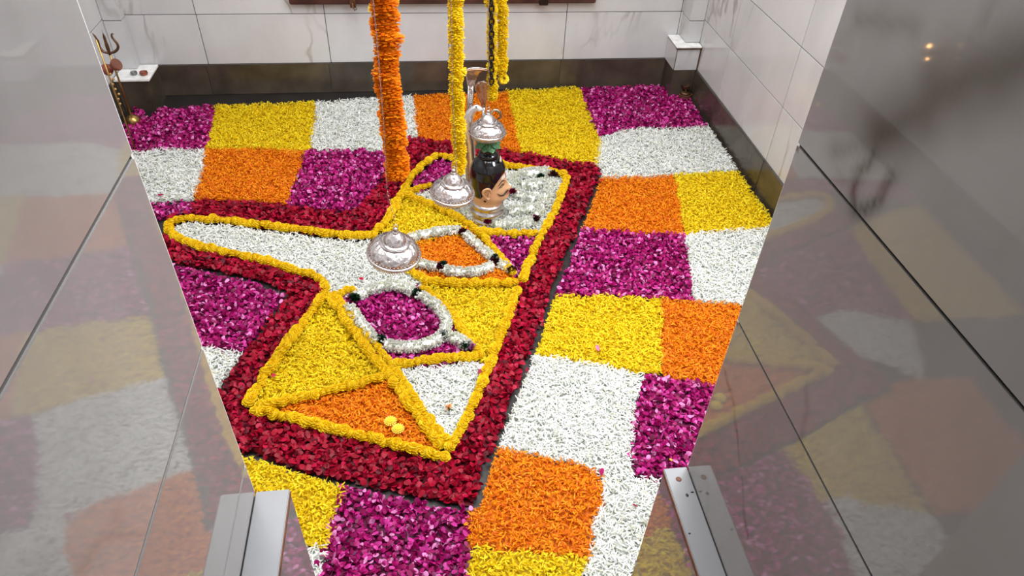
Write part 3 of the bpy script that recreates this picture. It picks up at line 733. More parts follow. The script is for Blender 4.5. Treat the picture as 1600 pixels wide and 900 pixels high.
for px, py, r in ((554, 467, .026), (651, 459, .024), (595, 532, .026), (694, 524, .025), (728, 541, .024)): tf(G1, px, py, r, GREEN, 'dark green leaf tuft', 110)
tf(G1, 739, 543, .02, PINK, 'pinkish purple blossom at the garland end', 70, .032)
for px, py, r in ((723, 364, .024), (773, 408, .025), (690, 417, .024)): tf(G2, px, py, r, MAROON, 'dark maroon tuft', 110)
tf(G2, 693, 412, .017, GREEN, 'dark green leaf tuft', 60, .04); tf(G2, 774, 402, .017, GREEN, 'dark green leaf tuft', 60, .04)
tf(G2, 800, 423, .024, [(.06, .006, .015), (.09, .012, .03), (.012, .02, .014)], 'dark maroon tuft', 110)
for px, py, r, cl in ((845, 277, .022, GREEN), (865, 273, .024, MAROON), (849, 322, .022, MAROON), (836, 344, .026, MAROON)): tf(G3, px, py, r, cl, 'dark tuft', 90)
tf(G3, 762, 348, .019, [(.20, .004, .03), (.10, .004, .015)], 'dark red rose', 80, .04)
tf(G3, 801, 300, .022, [(.22, .005, .03), (.12, .004, .02)], 'dark red rose', 90, .045)

# ------------------------------------------------------------------ loose flowers
for px, py, lab in ((610, 657, 'yellow and white chrysanthemum head on the orange triangle, upper one'), (622, 669, 'yellow and white chrysanthemum head on the orange triangle, lower one')):
    t = empty('chrysanthemum', (*P(px, py, .03), 0.026), lab, 'flower', 'chrysanthemums on the orange triangle')
    V = []; F_ = []; cc = []
    for ring, (n, r0, r1, zz) in enumerate(((16, .006, .0185, .001), (13, .004, .0135, .004), (10, .001, .009, .007))):
        for i in range(n):
            a = 2 * PI * i / n + ring * .3; ca, sa = math.cos(a), math.sin(a); b = len(V)
            for r_, s_ in ((r0, -.0012), (r0, .0012), (r1, -.0022), (r1, .0022)):
                V.append((ca * r_ - sa * s_, sa * r_ + ca * s_, zz + (r_ - r0) * .15)); cc.append((.9, .82, .12) if ring < 2 and r_ == r1 else (.9, .68, .03))
            F_.append((b, b + 2, b + 3, b + 1))
    np_mesh('petals', np.array(V), np.array(F_), np.array(cc), M_PETAL, t)
    bm = bmesh.new(); add_ball(bm, (0, 0, .006), .005, 2, (1, 1, .6)); from_bm('flower_centre', bm, simple('yellow_centre', (.85, .5, .01), .7), t)
t = empty('bruised_flower', (*P(701, 636, .03), 0.026), 'small peach coloured flower lying on the white triangle', 'flower')
tuft(t, (0, 0, 0), .017, [(.85, .42, .18), (.88, .60, .38), (.8, .35, .1)], 34, 'petals')
tuft(t, (0, -.012, -.004), .009, [(.06, .12, .02), (.12, .15, .04)], 18, 'sepals')


def loose(px, py, kind, col, lab, s=1.5, z=0.032, grp=None):
    V, F_, c = petal_geo(kind, np.zeros(1), np.zeros(1), np.zeros(1) + .5, s)
    V[:, 2] -= V[:, 2].mean(); V[:, 2] *= .5; c[:] = np.array(col) * np.linspace(.9, 1.1, len(c))[:, None]
    o = np_mesh('loose_petal', V, F_, np.clip(c, 0, .95), M_ROSE); o.location = (*P(px, py, z), z); tag(o, lab, 'petal', grp)


loose(933, 543, 'red', (.72, .22, .38), 'pink rose petal on the yellow block at the right', 1.6)
loose(753, 573, 'red', (.80, .50, .66), 'pale pink rose petal by the right corner of the white triangle', 1.4)
loose(750, 581, 'magenta', (.30, .01, .05), 'red petal at the top corner of the white triangle', 1.1)
loose(564, 435, 'magenta', (.45, .01, .05), 'small red petal on the white arm', 1.1)
loose(590, 444, 'yellow', (.86, .6, .01), 'yellow marigold shred on the white arm', 1.6)
loose(427, 586, 'magenta', (.45, .01, .03), 'small red petal on the lower yellow triangle', 1.1)
loose(937, 271, 'red', (.34, .005, .03), 'crimson petal at the far right corner of the crimson border', 1.3)
loose(940, 281, 'magenta', (.55, .01, .02), 'bright red petal on the orange block near the border corner', 1.2)
loose(823, 578, 'magenta', (.25, .01, .03), 'dark red petal at the left end of the big white block', 1.2)
loose(992, 790, 'magenta', (.25, .01, .04), 'dark red petal on the white tail in the foreground', 1.1)
loose(942, 737, 'magenta', (.42, .01, .12), 'magenta petal at the corner of the foreground orange block', 1.4)
loose(1048, 718, 'yellow', (.88, .5, .05), 'yellow shred on the magenta block above the rail', 1.5)
loose(967, 483, 'magenta', (.5, .02, .08), 'small red petal on the yellow block below the magenta one', .9)
loose(251, 304, 'magenta', (.35, .01, .08), 'dark pink petal on the white block by the left doorway edge', 1.2)


# ------------------------------------------------------------------ hanging silver domes
def dome(rim, rad, cord, tilt, label, lean=0.0):
    """inverted silver bowl with a stepped finial; rim = centre of rim; cord = list of points above"""
    rim = Vector(rim); s = rad / 0.075
    t = empty('hanging_dome', rim, label, 'dome'); rt = Matrix.Rotation(tilt[0], 4, 'X') @ Matrix.Rotation(tilt[1], 4, 'Y')

    def part(nm, prof, mat, seg=56, cap=False):
        bm = bmesh.new(); add_lathe(bm, [(a * s, b * s) for a, b in prof], seg, cap=cap); bmesh.ops.transform(bm, matrix=rt, verts=bm.verts)
        return from_bm(nm, bm, mat, t, smooth=True)
    bw_ = part('bowl', [(.066, -.016), (.071, -.009), (.0735, -.004), (.0735, .004), (.073, .010), (.069, .021), (.060, .031), (.050, .038), (.041, .0415), (.040, .0412)], M_ENGR)
    part('rim_band', [(.0735, -.004), (.0775, -.003), (.0785, 0), (.0775, .003), (.0735, .004)], M_SILVER)
    part('shoulder_ring', [(.041, .0405), (.044, .043), (.0435, .046), (.038, .047), (.036, .0495), (.0325, .049)], M_SILVER)
    part('upper_dome', [(.033, .0485), (.032, .053), (.028, .061), (.021, .070), (.0135, .076), (.008, .079)], M_ENGR)
    # ribs of the upper dome
    fi_ = part('finial', [(.0085, .078), (.0105, .081), (.0085, .084), (.005, .0855), (.0065, .089), (.0075, .092), (.0055, .096), (.002, .098)], M_SILVER, 20, True)
    bm = bmesh.new()
    ring = [(0.0075 * s * math.cos(a), 0, (.101 + .0075 * math.sin(a)) * s) for a in np.linspace(0, 2 * PI, 15)]
    add_tube(bm, ring, .0012 * s, 6); bmesh.ops.transform(bm, matrix=rt, verts=bm.verts); from_bm('hanging_ring', bm, M_SILVER, fi_, smooth=True)
    bm = bmesh.new()       # embossed beads round the rim, drip fringe below
    for i in range(44):
        a = 2 * PI * i / 44; add_ball(bm, (math.cos(a) * .0725 * s, math.sin(a) * .0725 * s, .0085 * s), .0024 * s, 1)
        add_ball(bm, (math.cos(a) * .0345 * s, math.sin(a) * .0345 * s, .0505 * s), .0016 * s, 1)
    bmesh.ops.transform(bm, matrix=rt, verts=bm.verts); tag(from_bm('beading', bm, M_SILVER, bw_, smooth=True), kind='stuff')
    bm = bmesh.new()
    for i in range(60):
        a = 2 * PI * i / 60; ca, sa = math.cos(a), math.sin(a); a2 = a + .09
        add_tube(bm, [(ca * .069 * s, sa * .069 * s, -.012 * s), (math.cos(a2) * .066 * s, math.sin(a2) * .066 * s, -.024 * s)], [.0014 * s, .0007 * s], 5)
    bmesh.ops.transform(bm, matrix=rt, verts=bm.verts); tag(from_bm('fringe', bm, M_SILVER, bw_, smooth=True), kind='stuff')
    top = rt @ Vector((0, 0, .109 * s))
    pts = [top] + [Vector(p) - rim for p in cord]
    bm = bmesh.new()
    rs = resample(pts, .011)
    for k, (p, d) in enumerate(rs):       # fine silver chain as twisted short links
        ang = (k % 2) * PI / 2
        q = Matrix.Translation(p) @ Matrix.Rotation(ang, 4, 'Z')
        add_tube(bm, [q @ Vector((.0016 * math.cos(a), 0, .0062 * math.sin(a))) for a in np.linspace(0, 2 * PI, 7)], .0005, 3, cap=False)
    tag(from_bm('fine_chain', bm, M_SILVER, t), kind='stuff')
    return t


dome((-0.101, 1.602, 0.412), 0.0745, [on_y(605, 300, 1.65), on_y(600, 200, 1.65), on_y(589, 60, 1.65), on_y(583, 0, 1.65), Vector((-.1, 1.65, CEIL))], (0.10, 0.12), 'largest silver dome hanging left, over the white arm')
dome((0.082, 1.884, 0.425), 0.0690, [on_y(714, 272, 1.92), on_y(707, 150, 1.92), on_y(705, 0, 1.92), Vector((.10, 1.92, CEIL))], (0.06, 0.06), 'silver dome below the middle yellow garland')
dome((0.234, 2.305, 0.408), 0.0665, [on_y(764, 150, 2.305), on_y(763, 0, 2.305), Vector((.235, 2.305, CEIL))], (-0.02, 0.02), 'silver dome hanging just over the black topknot')

# ------------------------------------------------------------------ hanging marigold garlands
def hang(path, r, meshes, label, step, name='hanging_garland', top=1.75, jit=.0025):
    path = [Vector(p) for p in path]; d = (path[-1] - path[0]).normalized(); d = Vector((d.x * .3, d.y * .3, 1)).normalized()
    o0 = path[0]; end = path[-1] + d * max(0, (top - path[-1].z)); rs = resample(path + [end], step)
    t = empty(name, o0, label, 'garland', 'hanging marigold garlands')
    for k, (p, dd) in enumerate(rs):
        h = bpy.data.objects.new('marigold_head', meshes[k % len(meshes)]); C.objects.link(h); h.parent = t
        wv = 1 + .06 * math.sin(k * .9) + random.uniform(-.07, .07)
        h.location = p - o0 + Vector((random.gauss(0, jit), random.gauss(0, jit), 0))
        h.scale = (r * wv, r * wv, step * 1.15); h.rotation_euler = (random.uniform(-.12, .12), random.uniform(-.12, .12), random.uniform(0, 6))
    bm = bmesh.new(); add_tube(bm, [Vector((0, 0, -.01)), end - o0, Vector((end.x, end.y, CEIL)) - o0], .0018, 5); from_bm('cord', bm, M_CORD, t)
    return t


GO = [on_y(621, 274, 1.78), on_y(613, 200, 1.78), on_y(606, 110, 1.78), on_y(600, 0, 1.78)]
hang(GO, 0.0335, frill_o, 'thick orange marigold garland hanging left of the others', 0.0185)
hang([on_y(717, 266, 2.0), on_y(715, 180, 2.0), on_y(713, 90, 2.0), on_y(712, 0, 2.0)], 0.0215, frill_y, 'long yellow marigold garland hanging to the middle silver dome', 0.0155)
hang([on_y(770, 153, 2.42), on_y(769, 80, 2.42), on_y(768, 0, 2.42)], 0.0185, frill_y, 'yellow marigold garland behind the black chain', 0.0155)
hang([on_y(784, 112, 2.46), on_y(785, 60, 2.46), on_y(784, 0, 2.46)], 0.0205, frill_y, 'short yellow marigold garland right of the black chain', 0.0155)
# stray orange heads on the left of the orange garland: they belong to a second thin string beside it
t2 = empty('hanging_garland', on_y(598, 200, 1.80), 'thin yellow orange marigold string half hidden along the orange garland', 'garland', 'hanging marigold garlands')
ox = t2.location.copy()
for k, (px, py) in enumerate([(598, 200), (596, 178), (592, 140), (591, 122), (589, 92), (586, 44), (584, 34), (583, 14), (616, 3), (581, -10)]):
    h = bpy.data.objects.new('marigold_head', (frill_y if k > 6 else frill_o)[k % 3]); C.objects.link(h); h.parent = t2; h.location = on_y(px, py, 1.80) - ox
    h.scale = (.012, .012, .013); h.rotation_euler = (random.uniform(-.5, .5), random.uniform(-.5, .5), k)
bm = bmesh.new(); add_tube(bm, [on_y(598, 200, 1.8) - ox, on_y(590, 90, 1.8) - ox, on_y(583, 0, 1.8) - ox, Vector((-.09, 1.8, CEIL)) - ox], .0012, 5); from_bm('cord', bm, M_CORD, t2)
o = bpy.data.objects.new('marigold_flower', frill_y[0]); C.objects.link(o); tag(o, 'single yellow marigold dangling at the end of the short garland', 'flower')
o.location = on_y(787, 123, 2.45); o.scale = (.019, .019, .018); o.rotation_euler = (.9, .4, 0)
# black chain
c0 = on_y(768, 127, 2.395); c1 = on_y(768, 0, 2.395)
ch = empty('black_chain', c0, 'black iron chain hanging in front of the yellow garland', 'chain')
lm = bmesh.new(); add_tube(lm, [(0.0085 * math.cos(a), 0, .0135 * math.sin(a)) for a in np.linspace(0, 2 * PI, 17)], .0032, 8, cap=False)
lme = bpy.data.meshes.new('chain_link'); lm.to_mesh(lme); lm.free(); lme.materials.append(M_CHAIN); lme.polygons.foreach_set('use_smooth', [True] * len(lme.polygons))
d_ = (c1 - c0).normalized(); nlink = 75
for k in range(nlink):
    h = bpy.data.objects.new('chain_link', lme); C.objects.link(h); h.parent = ch
    zz = k * .0215; h.location = Vector((d_.x * zz, d_.y * zz, zz)) if zz < .6 else Vector((d_.x * .6, d_.y * .6, zz)); h.rotation_euler = (0, 0, (k % 2) * PI / 2 + .3)
bm = bmesh.new(); add_tube(bm, [(0, 0, 0), (0, 0, CEIL - c0.z)], .001, 4); o = from_bm('hook_wire', bm, M_CHAIN, ch); o.location = (d_.x * .6, d_.y * .6, 0)
# small white bead end on a thread beside the dangling marigold
# ------------------------------------------------------------------ painted head on a silver base
HX, HY = 0.240, 2.315
hd = empty('painted_head_idol', (HX, HY, 0.012), 'painted head with black topknot and moustache on a silver base', 'idol', rot=(0, 0, -0.20))
bm = bmesh.new()
add_lathe(bm, [(.072, 0), (.073, .014), (.070, .024), (.065, .028), (.064, .036), (.068, .042), (.070, .050), (.067, .058), (.061, .063), (.060, .072), (.063, .077), (.062, .086), (.052, .090), (.03, .092)], 56)
from_bm('silver_base', bm, M_SILVER, hd, smooth=True)


def head_mesh():
    """face and neck as one surface, +X is the way it looks"""
    nz, na = 46, 64; z0, z1 = .078, .245; V = []; F_ = []
    for j in range(nz):
        u = j / (nz - 1); z = z0 + (z1 - z0) * u
        rb = np.interp(u, [0, .12, .3, .55, .8, 1], [.056, .057, .061, .064, .063, .055])
        for i in range(na):
            a = 2 * PI * i / na; ca, sa = math.cos(a), math.sin(a)
            x = rb * ca * 1.02; y = rb * sa * .93
            f = max(0, ca)
            jaw = f ** 2 * .020 * math.exp(-((u - .26) / .10) ** 2)         # chin
            lips = (math.exp(-(sa / .28) ** 2)) * (.0065 * math.exp(-((u - .355) / .022) ** 2) + .0075 * math.exp(-((u - .41) / .02) ** 2)) * (ca > 0)
            nose = math.exp(-(sa / .17) ** 2) * (ca > 0) * np.interp(u, [.42, .455, .49, .56, .66, .72], [0, .020, .024, .015, .005, 0])
            nost = math.exp(-((abs(sa) - .17) / .09) ** 2) * (ca > 0) * .006 * math.exp(-((u - .465) / .025) ** 2)
            brow = f ** 3 * .0045 * math.exp(-((u - .68) / .04) ** 2)
            sock = -math.exp(-((abs(sa) - .38) / .16) ** 2) * (ca > 0) * .0065 * math.exp(-((u - .60) / .045) ** 2)
            cheek = math.exp(-((abs(sa) - .52) / .2) ** 2) * (ca > 0) * .005 * math.exp(-((u - .45) / .09) ** 2)
            mid = f ** 2 * .007 * math.exp(-((u - .42) / .12) ** 2)
            ex_ = jaw + lips + nose + nost + brow + sock + cheek + mid
            V.append((x + ca * ex_, y + sa * ex_ * .8, z))
    for j in range(nz - 1):
        for i in range(na): F_.append((j * na + i, j * na + (i + 1) % na, (j + 1) * na + (i + 1) % na, (j + 1) * na + i))
    F_.append(tuple(range((nz - 1) * na, nz * na)))
    me = bpy.data.meshes.new('face'); me.from_pydata(V, [], F_); me.polygons.foreach_set('use_smooth', [True] * len(me.polygons)); return me


fo = link('face', head_mesh(), M_SKIN, hd)
# hair: shell whose lower edge dips at the back and rises over the brow
nz, na = 34, 64; V = []; F_ = []
prof_z = np.linspace(0, 1, nz)
for j in range(nz):
    u = prof_z[j]
    for i in range(na):
        a = 2 * PI * i / na; ca = math.cos(a); sa = math.sin(a)
        low = np.interp(ca, [-1, -.35, -.1, .05, .3, .62, .85, 1], [.112, .118, .150, .158, .166, .206, .226, .230])
        z = low + (.292 - low) * u
        r = np.interp(z, [.10, .13, .17, .21, .245, .268, .284, .292], [.052, .060, .0655, .068, .0655, .055, .040, .028])
        if u < .06: r -= .0035 * (1 - u / .06) + .001
        ax = 1.02; V.append((r * ca * ax - .001, r * sa * .96, z))
for j in range(nz - 1):
    for i in range(na): F_.append((j * na + i, j * na + (i + 1) % na, (j + 1) * na + (i + 1) % na, (j + 1) * na + i))
F_.append(tuple(range((nz - 1) * na, nz * na)))
me = bpy.data.meshes.new('hair'); me.from_pydata(V, [], F_); me.polygons.foreach_set('use_smooth', [True] * len(me.polygons)); link('hair', me, M_HAIR, hd)
bm = bmesh.new(); add_lathe(bm, [(.028, .284), (.037, .288), (.040, .295), (.037, .303), (.029, .307), (.027, .309), (.031, .314), (.032, .321), (.027, .330), (.020, .336), (.014, .341), (.012, .348), (.006, .353)], 40)
from_bm('topknot', bm, M_HAIR, hd, smooth=True)
for s in (-1, 1):      # ears with lobes and an ear stud
    bm = bmesh.new()
    outer = [(.010, s * .054, .135), (.004, s * .060, .142), (-.006, s * .066, .156), (-.009, s * .068, .170), (-.003, s * .067, .179), (.008, s * .064, .181), (.014, s * .060, .174), (.013, s * .057, .163)]
    add_tube(bm, smooth_path(outer, 2), .0034, 8); add_ball(bm, (.004, s * .057, .161), .012, 3, (.85, .45, 1.35)); add_ball(bm, (.007, s * .057, .140), .0062, 2, (1, .6, 1.2))
    ear_ = from_bm('ear', bm, M_SKIN, hd, smooth=True)
    bm = bmesh.new(); add_tube(bm, [(-.003, s * .0745, .172), (.005, s * .0755, .176), (.010, s * .0735, .168), (.006, s * .0735, .160), (.008, s * .0725, .152)], [.0006, .0014, .0018, .0014, .0006], 6); from_bm('ear_hollow_shade', bm, M_EAR, ear_, smooth=True)  # dark raised line: shade of the ear's hollow put in as colour
    bm = bmesh.new(); add_ball(bm, (.007, s * .0665, .137), .0035, 2); from_bm('ear_stud', bm, M_SILVER, hd.children[-1] if False else ear_, smooth=True)
    # sideburn
    bm = bmesh.new(); add_ball(bm, (-.004, s * .0535, .124), .009, 2, (1, .3, 1.3)); from_bm('hair_lock', bm, M_HAIR, hd, smooth=True)

for o_ in hd.children:
    if o_.name.startswith('ear') and not o_.name.startswith('ear_stud'):
        o_.data.transform(Matrix.Translation((.006, 0, .160)) @ Matrix.Diagonal((1.3, 1.06, 1.25, 1)) @ Matrix.Translation((-.006, 0, -.160)))
from mathutils.bvhtree import BVHTree
bmf = bmesh.new(); bmf.from_mesh(fo.data); bvh = BVHTree.FromBMesh(bmf)


def fp(ang, z, off=.0012):     # point on the face surface at an angle round from straight ahead
    d = Vector((math.cos(ang), math.sin(ang), 0)); h = bvh.ray_cast(Vector((0, 0, z)) + d * .2, -d)
    return (h[0] if h[0] else d * .058 + Vector((0, 0, z))) + d * off


def line(name, pts, r, mat, flat=1.0):
    bm = bmesh.new(); add_tube(bm, pts, r, 7, flat); return from_bm(name, bm, mat, hd, smooth=True)


for s in (-1, 1):
    line('eyebrow', [fp(s * a, z) for a, z in ((.20, .1945), (.34, .200), (.52, .2015), (.72, .194), (.84, .187))], [.0010, .0019, .0021, .0015, .0006], M_LINE)
    line('eye_line', [fp(s * a, z) for a, z in ((.22, .178), (.34, .1835), (.48, .185), (.64, .181), (.80, .174))], [.0008, .0013, .0013, .0012, .0005], M_LINE)
    line('eye_line', [fp(s * a, z) for a, z in ((.22, .178), (.36, .1740), (.50, .1735), (.64, .176), (.70, .178))], [.0006, .0009, .0009, .0009, .0005], M_LINE)
    bm = bmesh.new(); add_ball(bm, fp(s * .45, .179, -.003), .0058, 3, (.6, 1.4, .75)); eb_ = from_bm('eyeball', bm, M_WHITEP, hd, smooth=True)
    bm = bmesh.new(); add_ball(bm, fp(s * .42, .179, .0005), .0030, 2, (.5, 1, 1)); from_bm('iris', bm, M_LINE, eb_, smooth=True)
    line('moustache', [fp(s * a, z, .0022) for a, z in ((.02, .1475), (.16, .1490), (.32, .1465), (.50, .1425), (.68, .1440), (.82, .1515), (.88, .157))], [.0014, .0030, .0036, .0030, .0022, .0014, .0005], M_LINE)
line('lower_lip', [fp(a, .1365, .0004) for a in (-.3, -.15, 0, .15, .3)], [.0006, .0018, .0022, .0018, .0006], M_REDP)
for k in range(3):
    line('forehead_stripe', [fp(a, .2085 + k * .0048) for a in np.linspace(-.55, .55, 9)], .0011, M_WHITEP)
line('forehead_mark', [fp(0, z, .0018) for z in (.203, .21, .219, .2245)], [.0008, .0026, .0022, .0005], M_REDP)
bm = bmesh.new()       # crescent on the topknot
add_tube(bm, [(.044 + .003 * abs(math.sin(a)), -.014 + .016 * math.cos(a), .300 + .020 * math.sin(a)) for a in np.linspace(-2.8, -.3, 12)], [.0005, .0018, .003, .0038, .0042, .0045, .0045, .0042, .0038, .003, .0018, .0005], 7)
from_bm('crescent', bm, simple('ivory_paint', (.75, .66, .52), .35), hd, smooth=True)
line('neck_ring', [(.0505 * math.cos(a), .048 * math.sin(a), .094) for a in np.linspace(0, 2 * PI, 33)], .0022, M_SILVER)

# bel leaves on the topknot
bl_ = empty('leaf_sprig', (HX - .002, HY - .004, 0.366), 'sprig of green leaves between the topknot and the silver dome', 'leaves')
for a, ln, dz in ((-2.7, .052, -.016), (-2.0, .046, -.022), (-1.35, .050, -.022), (-.7, .050, -.014), (.1, .044, -.012), (-3.5, .045, -.012)):
    bm = bmesh.new(); n = 7; L_row = []; R_row = []; M_row = []
    for i in range(n):
        u = i / (n - 1); wd_ = .020 * math.sin(PI * (u * .93 + .04)) ** .8; zz = dz * u ** 1.6 + .004 * math.sin(u * 6)
        c = Vector((math.cos(a), math.sin(a), 0)); sd = Vector((-math.sin(a), math.cos(a), 0)); p = c * (ln * u + .004)
        M_row.append(bm.verts.new(p + Vector((0, 0, zz)))); L_row.append(bm.verts.new(p + sd * wd_ + Vector((0, 0, zz + .003)))); R_row.append(bm.verts.new(p - sd * wd_ + Vector((0, 0, zz + .003))))
    for i in range(n - 1):
        bm.faces.new((M_row[i], M_row[i + 1], L_row[i + 1], L_row[i])); bm.faces.new((R_row[i], R_row[i + 1], M_row[i + 1], M_row[i]))
    o = from_bm('leaf', bm, M_LEAF, bl_, smooth=True); md = o.modifiers.new('s', 'SOLIDIFY'); md.thickness = .0008

# ------------------------------------------------------------------ silver serpents behind the head
SX, SY = 0.176, 2.44
sp = empty('serpent_stand', (SX, SY, 0.0), 'tall silver serpent with a flared hood standing behind the head', 'statue')


def strip(name, pts, widths, thick, mat, parent, axis=Vector((1, 0, 0)), curl=0.0, n=9):
    """flat band along pts, width across axis, edges curled towards the camera (-Y)"""
    bm = bmesh.new(); rowsv = []
    for p, wv in zip(pts, widths):
        p = Vector(p); rowsv.append([bm.verts.new(p + axis * (wv * t_) + Vector((0, -curl * wv * t_ * t_, 0))) for t_ in np.linspace(-1, 1, n)])
    for a, b in zip(rowsv, rowsv[1:]):
        for i in range(n - 1): bm.faces.new((a[i], a[i + 1], b[i + 1], b[i]))
    o = from_bm(name, bm, mat, parent, smooth=True); md = o.modifiers.new('s', 'SOLIDIFY'); md.thickness = thick; md.offset = 0
    return o


strip('body', [(.006, 0, 0), (.006, 0, .05), (.004, .0, .15), (.002, 0, .26), (.0, .002, .36), (.004, .008, .45), (.008, .014, .52)], [.020, .019, .017, .016, .014, .010, .010], .006, M_SILVER, sp, curl=.5)
strip('body_inlay', [(.006, -.006, .01), (.004, -.006, .15), (.002, -.006, .26), (.0, -.003, .35)], [.009, .008, .008, .006], .003, M_COPPER, sp)
strip('hood', [(.008, .014, .50), (.009, .013, .53), (.010, .010, .56), (.013, .003, .585), (.019, -.010, .600), (.026, -.026, .604)], [.010, .014, .020, .030, .040, .046], .003, M_ENGR, sp, curl=.35, n=15)
strip('hood_lining', [(.010, .008, .545), (.014, -.001, .580), (.020, -.014, .5965), (.027, -.029, .6005)], [.013, .026, .036, .041], .002, M_COPPER, sp, curl=.35, n=15)
bm = bmesh.new()
for k in range(26): add_ball(bm, (.010 - .0001 * k, .004 - .0004 * k * 0, .33 + k * .0075), .0032, 1)
tag(from_bm('beading', bm, M_SILVER, sp, smooth=True), kind='stuff')
sp2 = empty('serpent_figure', (0.222, 2.455, 0.0), 'small copper coloured serpent hood rising behind the upper dome', 'statue')
strip('body', [(0, 0, 0), (0, 0, .12), (.004, 0, .25), (.008, 0, .36), (.012, 0, .43)], [.012, .011, .009, .006, .004], .005, M_SILVER, sp2, curl=.4)
strip('hood', [(.012, 0, .42), (.009, -.002, .455), (.004, -.005, .49), (.002, -.010, .520), (.004, -.018, .538), (.008, -.026, .542)], [.005, .011, .019, .024, .023, .018], .003, M_COPPER, sp2, curl=.5, n=13)
bm = bmesh.new(); add_tube(bm, [(-.022, -.012, .505), (-.022, -.02, .530), (-.012, -.03, .546), (.008, -.034, .55), (.026, -.03, .545)], .0018, 6); from_bm('hood_edge', bm, M_SILVER, sp2, smooth=True)
# swan necked silver bird/serpent head, looking right over the dome
M_BIRD = silver_mat('bright_silver', (.86, .87, .90), .42, .1, 60)
nk = empty('silver_bird', (0.165, 2.40, 0.0), 'silver swan-necked bird head beside the upper dome', 'statue')
bm = bmesh.new(); B0 = Vector((.165, 2.40, 0))
pts = [on_y(739, 300, 2.400), on_y(738, 250, 2.400), on_y(736, 222, 2.395), on_y(732, 205, 2.390), on_y(731, 190, 2.385), on_y(734, 177, 2.380), on_y(740, 170, 2.375), on_y(746, 168, 2.370), on_y(750, 170, 2.365), on_y(753, 171, 2.365), on_y(757, 172, 2.365)]
add_tube(bm, [Vector(p) - B0 for p in pts], [.010, .012, .016, .021, .020, .015, .0125, .0125, .010, .005, .002], 16)
from_bm('neck_and_head', bm, M_BIRD, nk, smooth=True)
bm = bmesh.new(); add_ball(bm, on_y(744, 167, 2.357) - B0, .0032, 2); from_bm('eye', bm, M_LINE, nk, smooth=True)
bm = bmesh.new(); add_tube(bm, [on_y(a, b, 2.375) - B0 for a, b in ((735, 180), (729, 190), (725, 205), (727, 222))], [.004, .009, .010, .004], 8, .4); from_bm('wing', bm, M_ENGR, nk, smooth=True)
cu = empty('silver_curl', (.26, 2.40, 0.0), 'small dark silver curl at the right of the upper dome', 'statue'); B1 = Vector((.26, 2.40, 0))
bm = bmesh.new(); add_tube(bm, [on_y(a, b, 2.40) - B1 for a, b in ((760, 260), (765, 200), (766, 178), (771, 172), (777, 172), (782, 177), (783, 183), (778, 186))], [.004, .005, .005, .006, .006, .006, .005, .003], 10)
from_bm('curl', bm, simple('tarnished_silver', (.42, .34, .24), .3, 1.0), cu, smooth=True)

# ------------------------------------------------------------------ trident, drum, pole, pots
TX, TY = -1.361, 3.21
tr = empty('trident', (TX, TY, 0), 'bronze trident standing in the far left corner', 'trident')
bm = bmesh.new(); add_tube(bm, [(0, 0, .03), (0, 0, .40)], .0045, 8); from_bm('shaft', bm, M_BRASS, tr, smooth=True)
bm = bmesh.new(); add_lathe(bm, [(.008, .0), (.030, .004), (.034, .020), (.030, .038), (.018, .048), (.006, .054)], 24); from_bm('foot_knob', bm, M_BRASS, tr, smooth=True)
for pts, rr in (([(0, 0, .345), (0, 0, .38), (.001, 0, .41), (.002, 0, .455)], [.006, .008, .006, .0006]),
                ([(0, 0, .352), (.012, 0, .353), (.030, 0, .360), (.044, 0, .374), (.047, 0, .392), (.038, 0, .410), (.032, 0, .425), (.038, 0, .440), (.046, 0, .434)], [.005, .0055, .006, .006, .0055, .005, .0045, .0035, .001]),
                ([(0, 0, .352), (-.012, 0, .353), (-.026, 0, .360), (-.034, 0, .380), (-.030, 0, .402), (-.034, 0, .424), (-.044, 0, .448)], [.005, .0055, .006, .006, .0055, .004, .0008])):
    bm = bmesh.new(); add_tube(bm, smooth_path(pts, 1), [rr[min(int(i * len(rr) / (2 * len(pts) - 0)), len(rr) - 1)] for i in range(2 * len(pts))], 8); from_bm('prong', bm, M_BRONZE, tr, smooth=True)
dr = empty('hand_drum', (TX + .002, TY - .03, .300), 'small reddish brown hourglass drum tied to the trident', 'drum', rot=(.5, 1.0, .3))
bm = bmesh.new(); add_lathe(bm, [(.026, -.036), (.027, -.032), (.022, -.018), (.012, 0), (.022, .018), (.027, .032), (.026, .036)], 24); from_bm('drum_body', bm, M_RUST, dr, smooth=True)
for z in (-.037, .037):
    bm = bmesh.new(); add_lathe(bm, [(.0245, z - .0015), (.0245, z + .0015)], 24); from_bm('drum_skin', bm, simple('drum_hide', (.16, .06, .035), .6), dr)
bm = bmesh.new(); add_tube(bm, [(.012 * math.cos(a), .012 * math.sin(a), .002 * math.sin(3 * a)) for a in np.linspace(0, 2 * PI, 17)], .002, 6); from_bm('drum_cord', bm, M_BRASS, dr)
pf = P(213, 238, 0); pt_ = on_y(150, 62, pf[1])
bp_ = empty('brass_pole', (pf[0], pf[1], 0), 'thin brass pole with bead string at the left doorway edge', 'pole')
bm = bmesh.new(); add_tube(bm, [(0, 0, 0), (pt_.x - pf[0], 0, pt_.z)], .0035, 8); from_bm('rod', bm, M_BRASS, bp_, smooth=True)
gb = simple('amber_glass', (.35, .2, .06), .1)
for k in range(7):
    bm = bmesh.new(); add_ball(bm, (.010 + .006 * math.sin(k * 2), -.006, .37 - k * .022), .0055, 2); from_bm('bead', bm, gb, bp_, smooth=True)


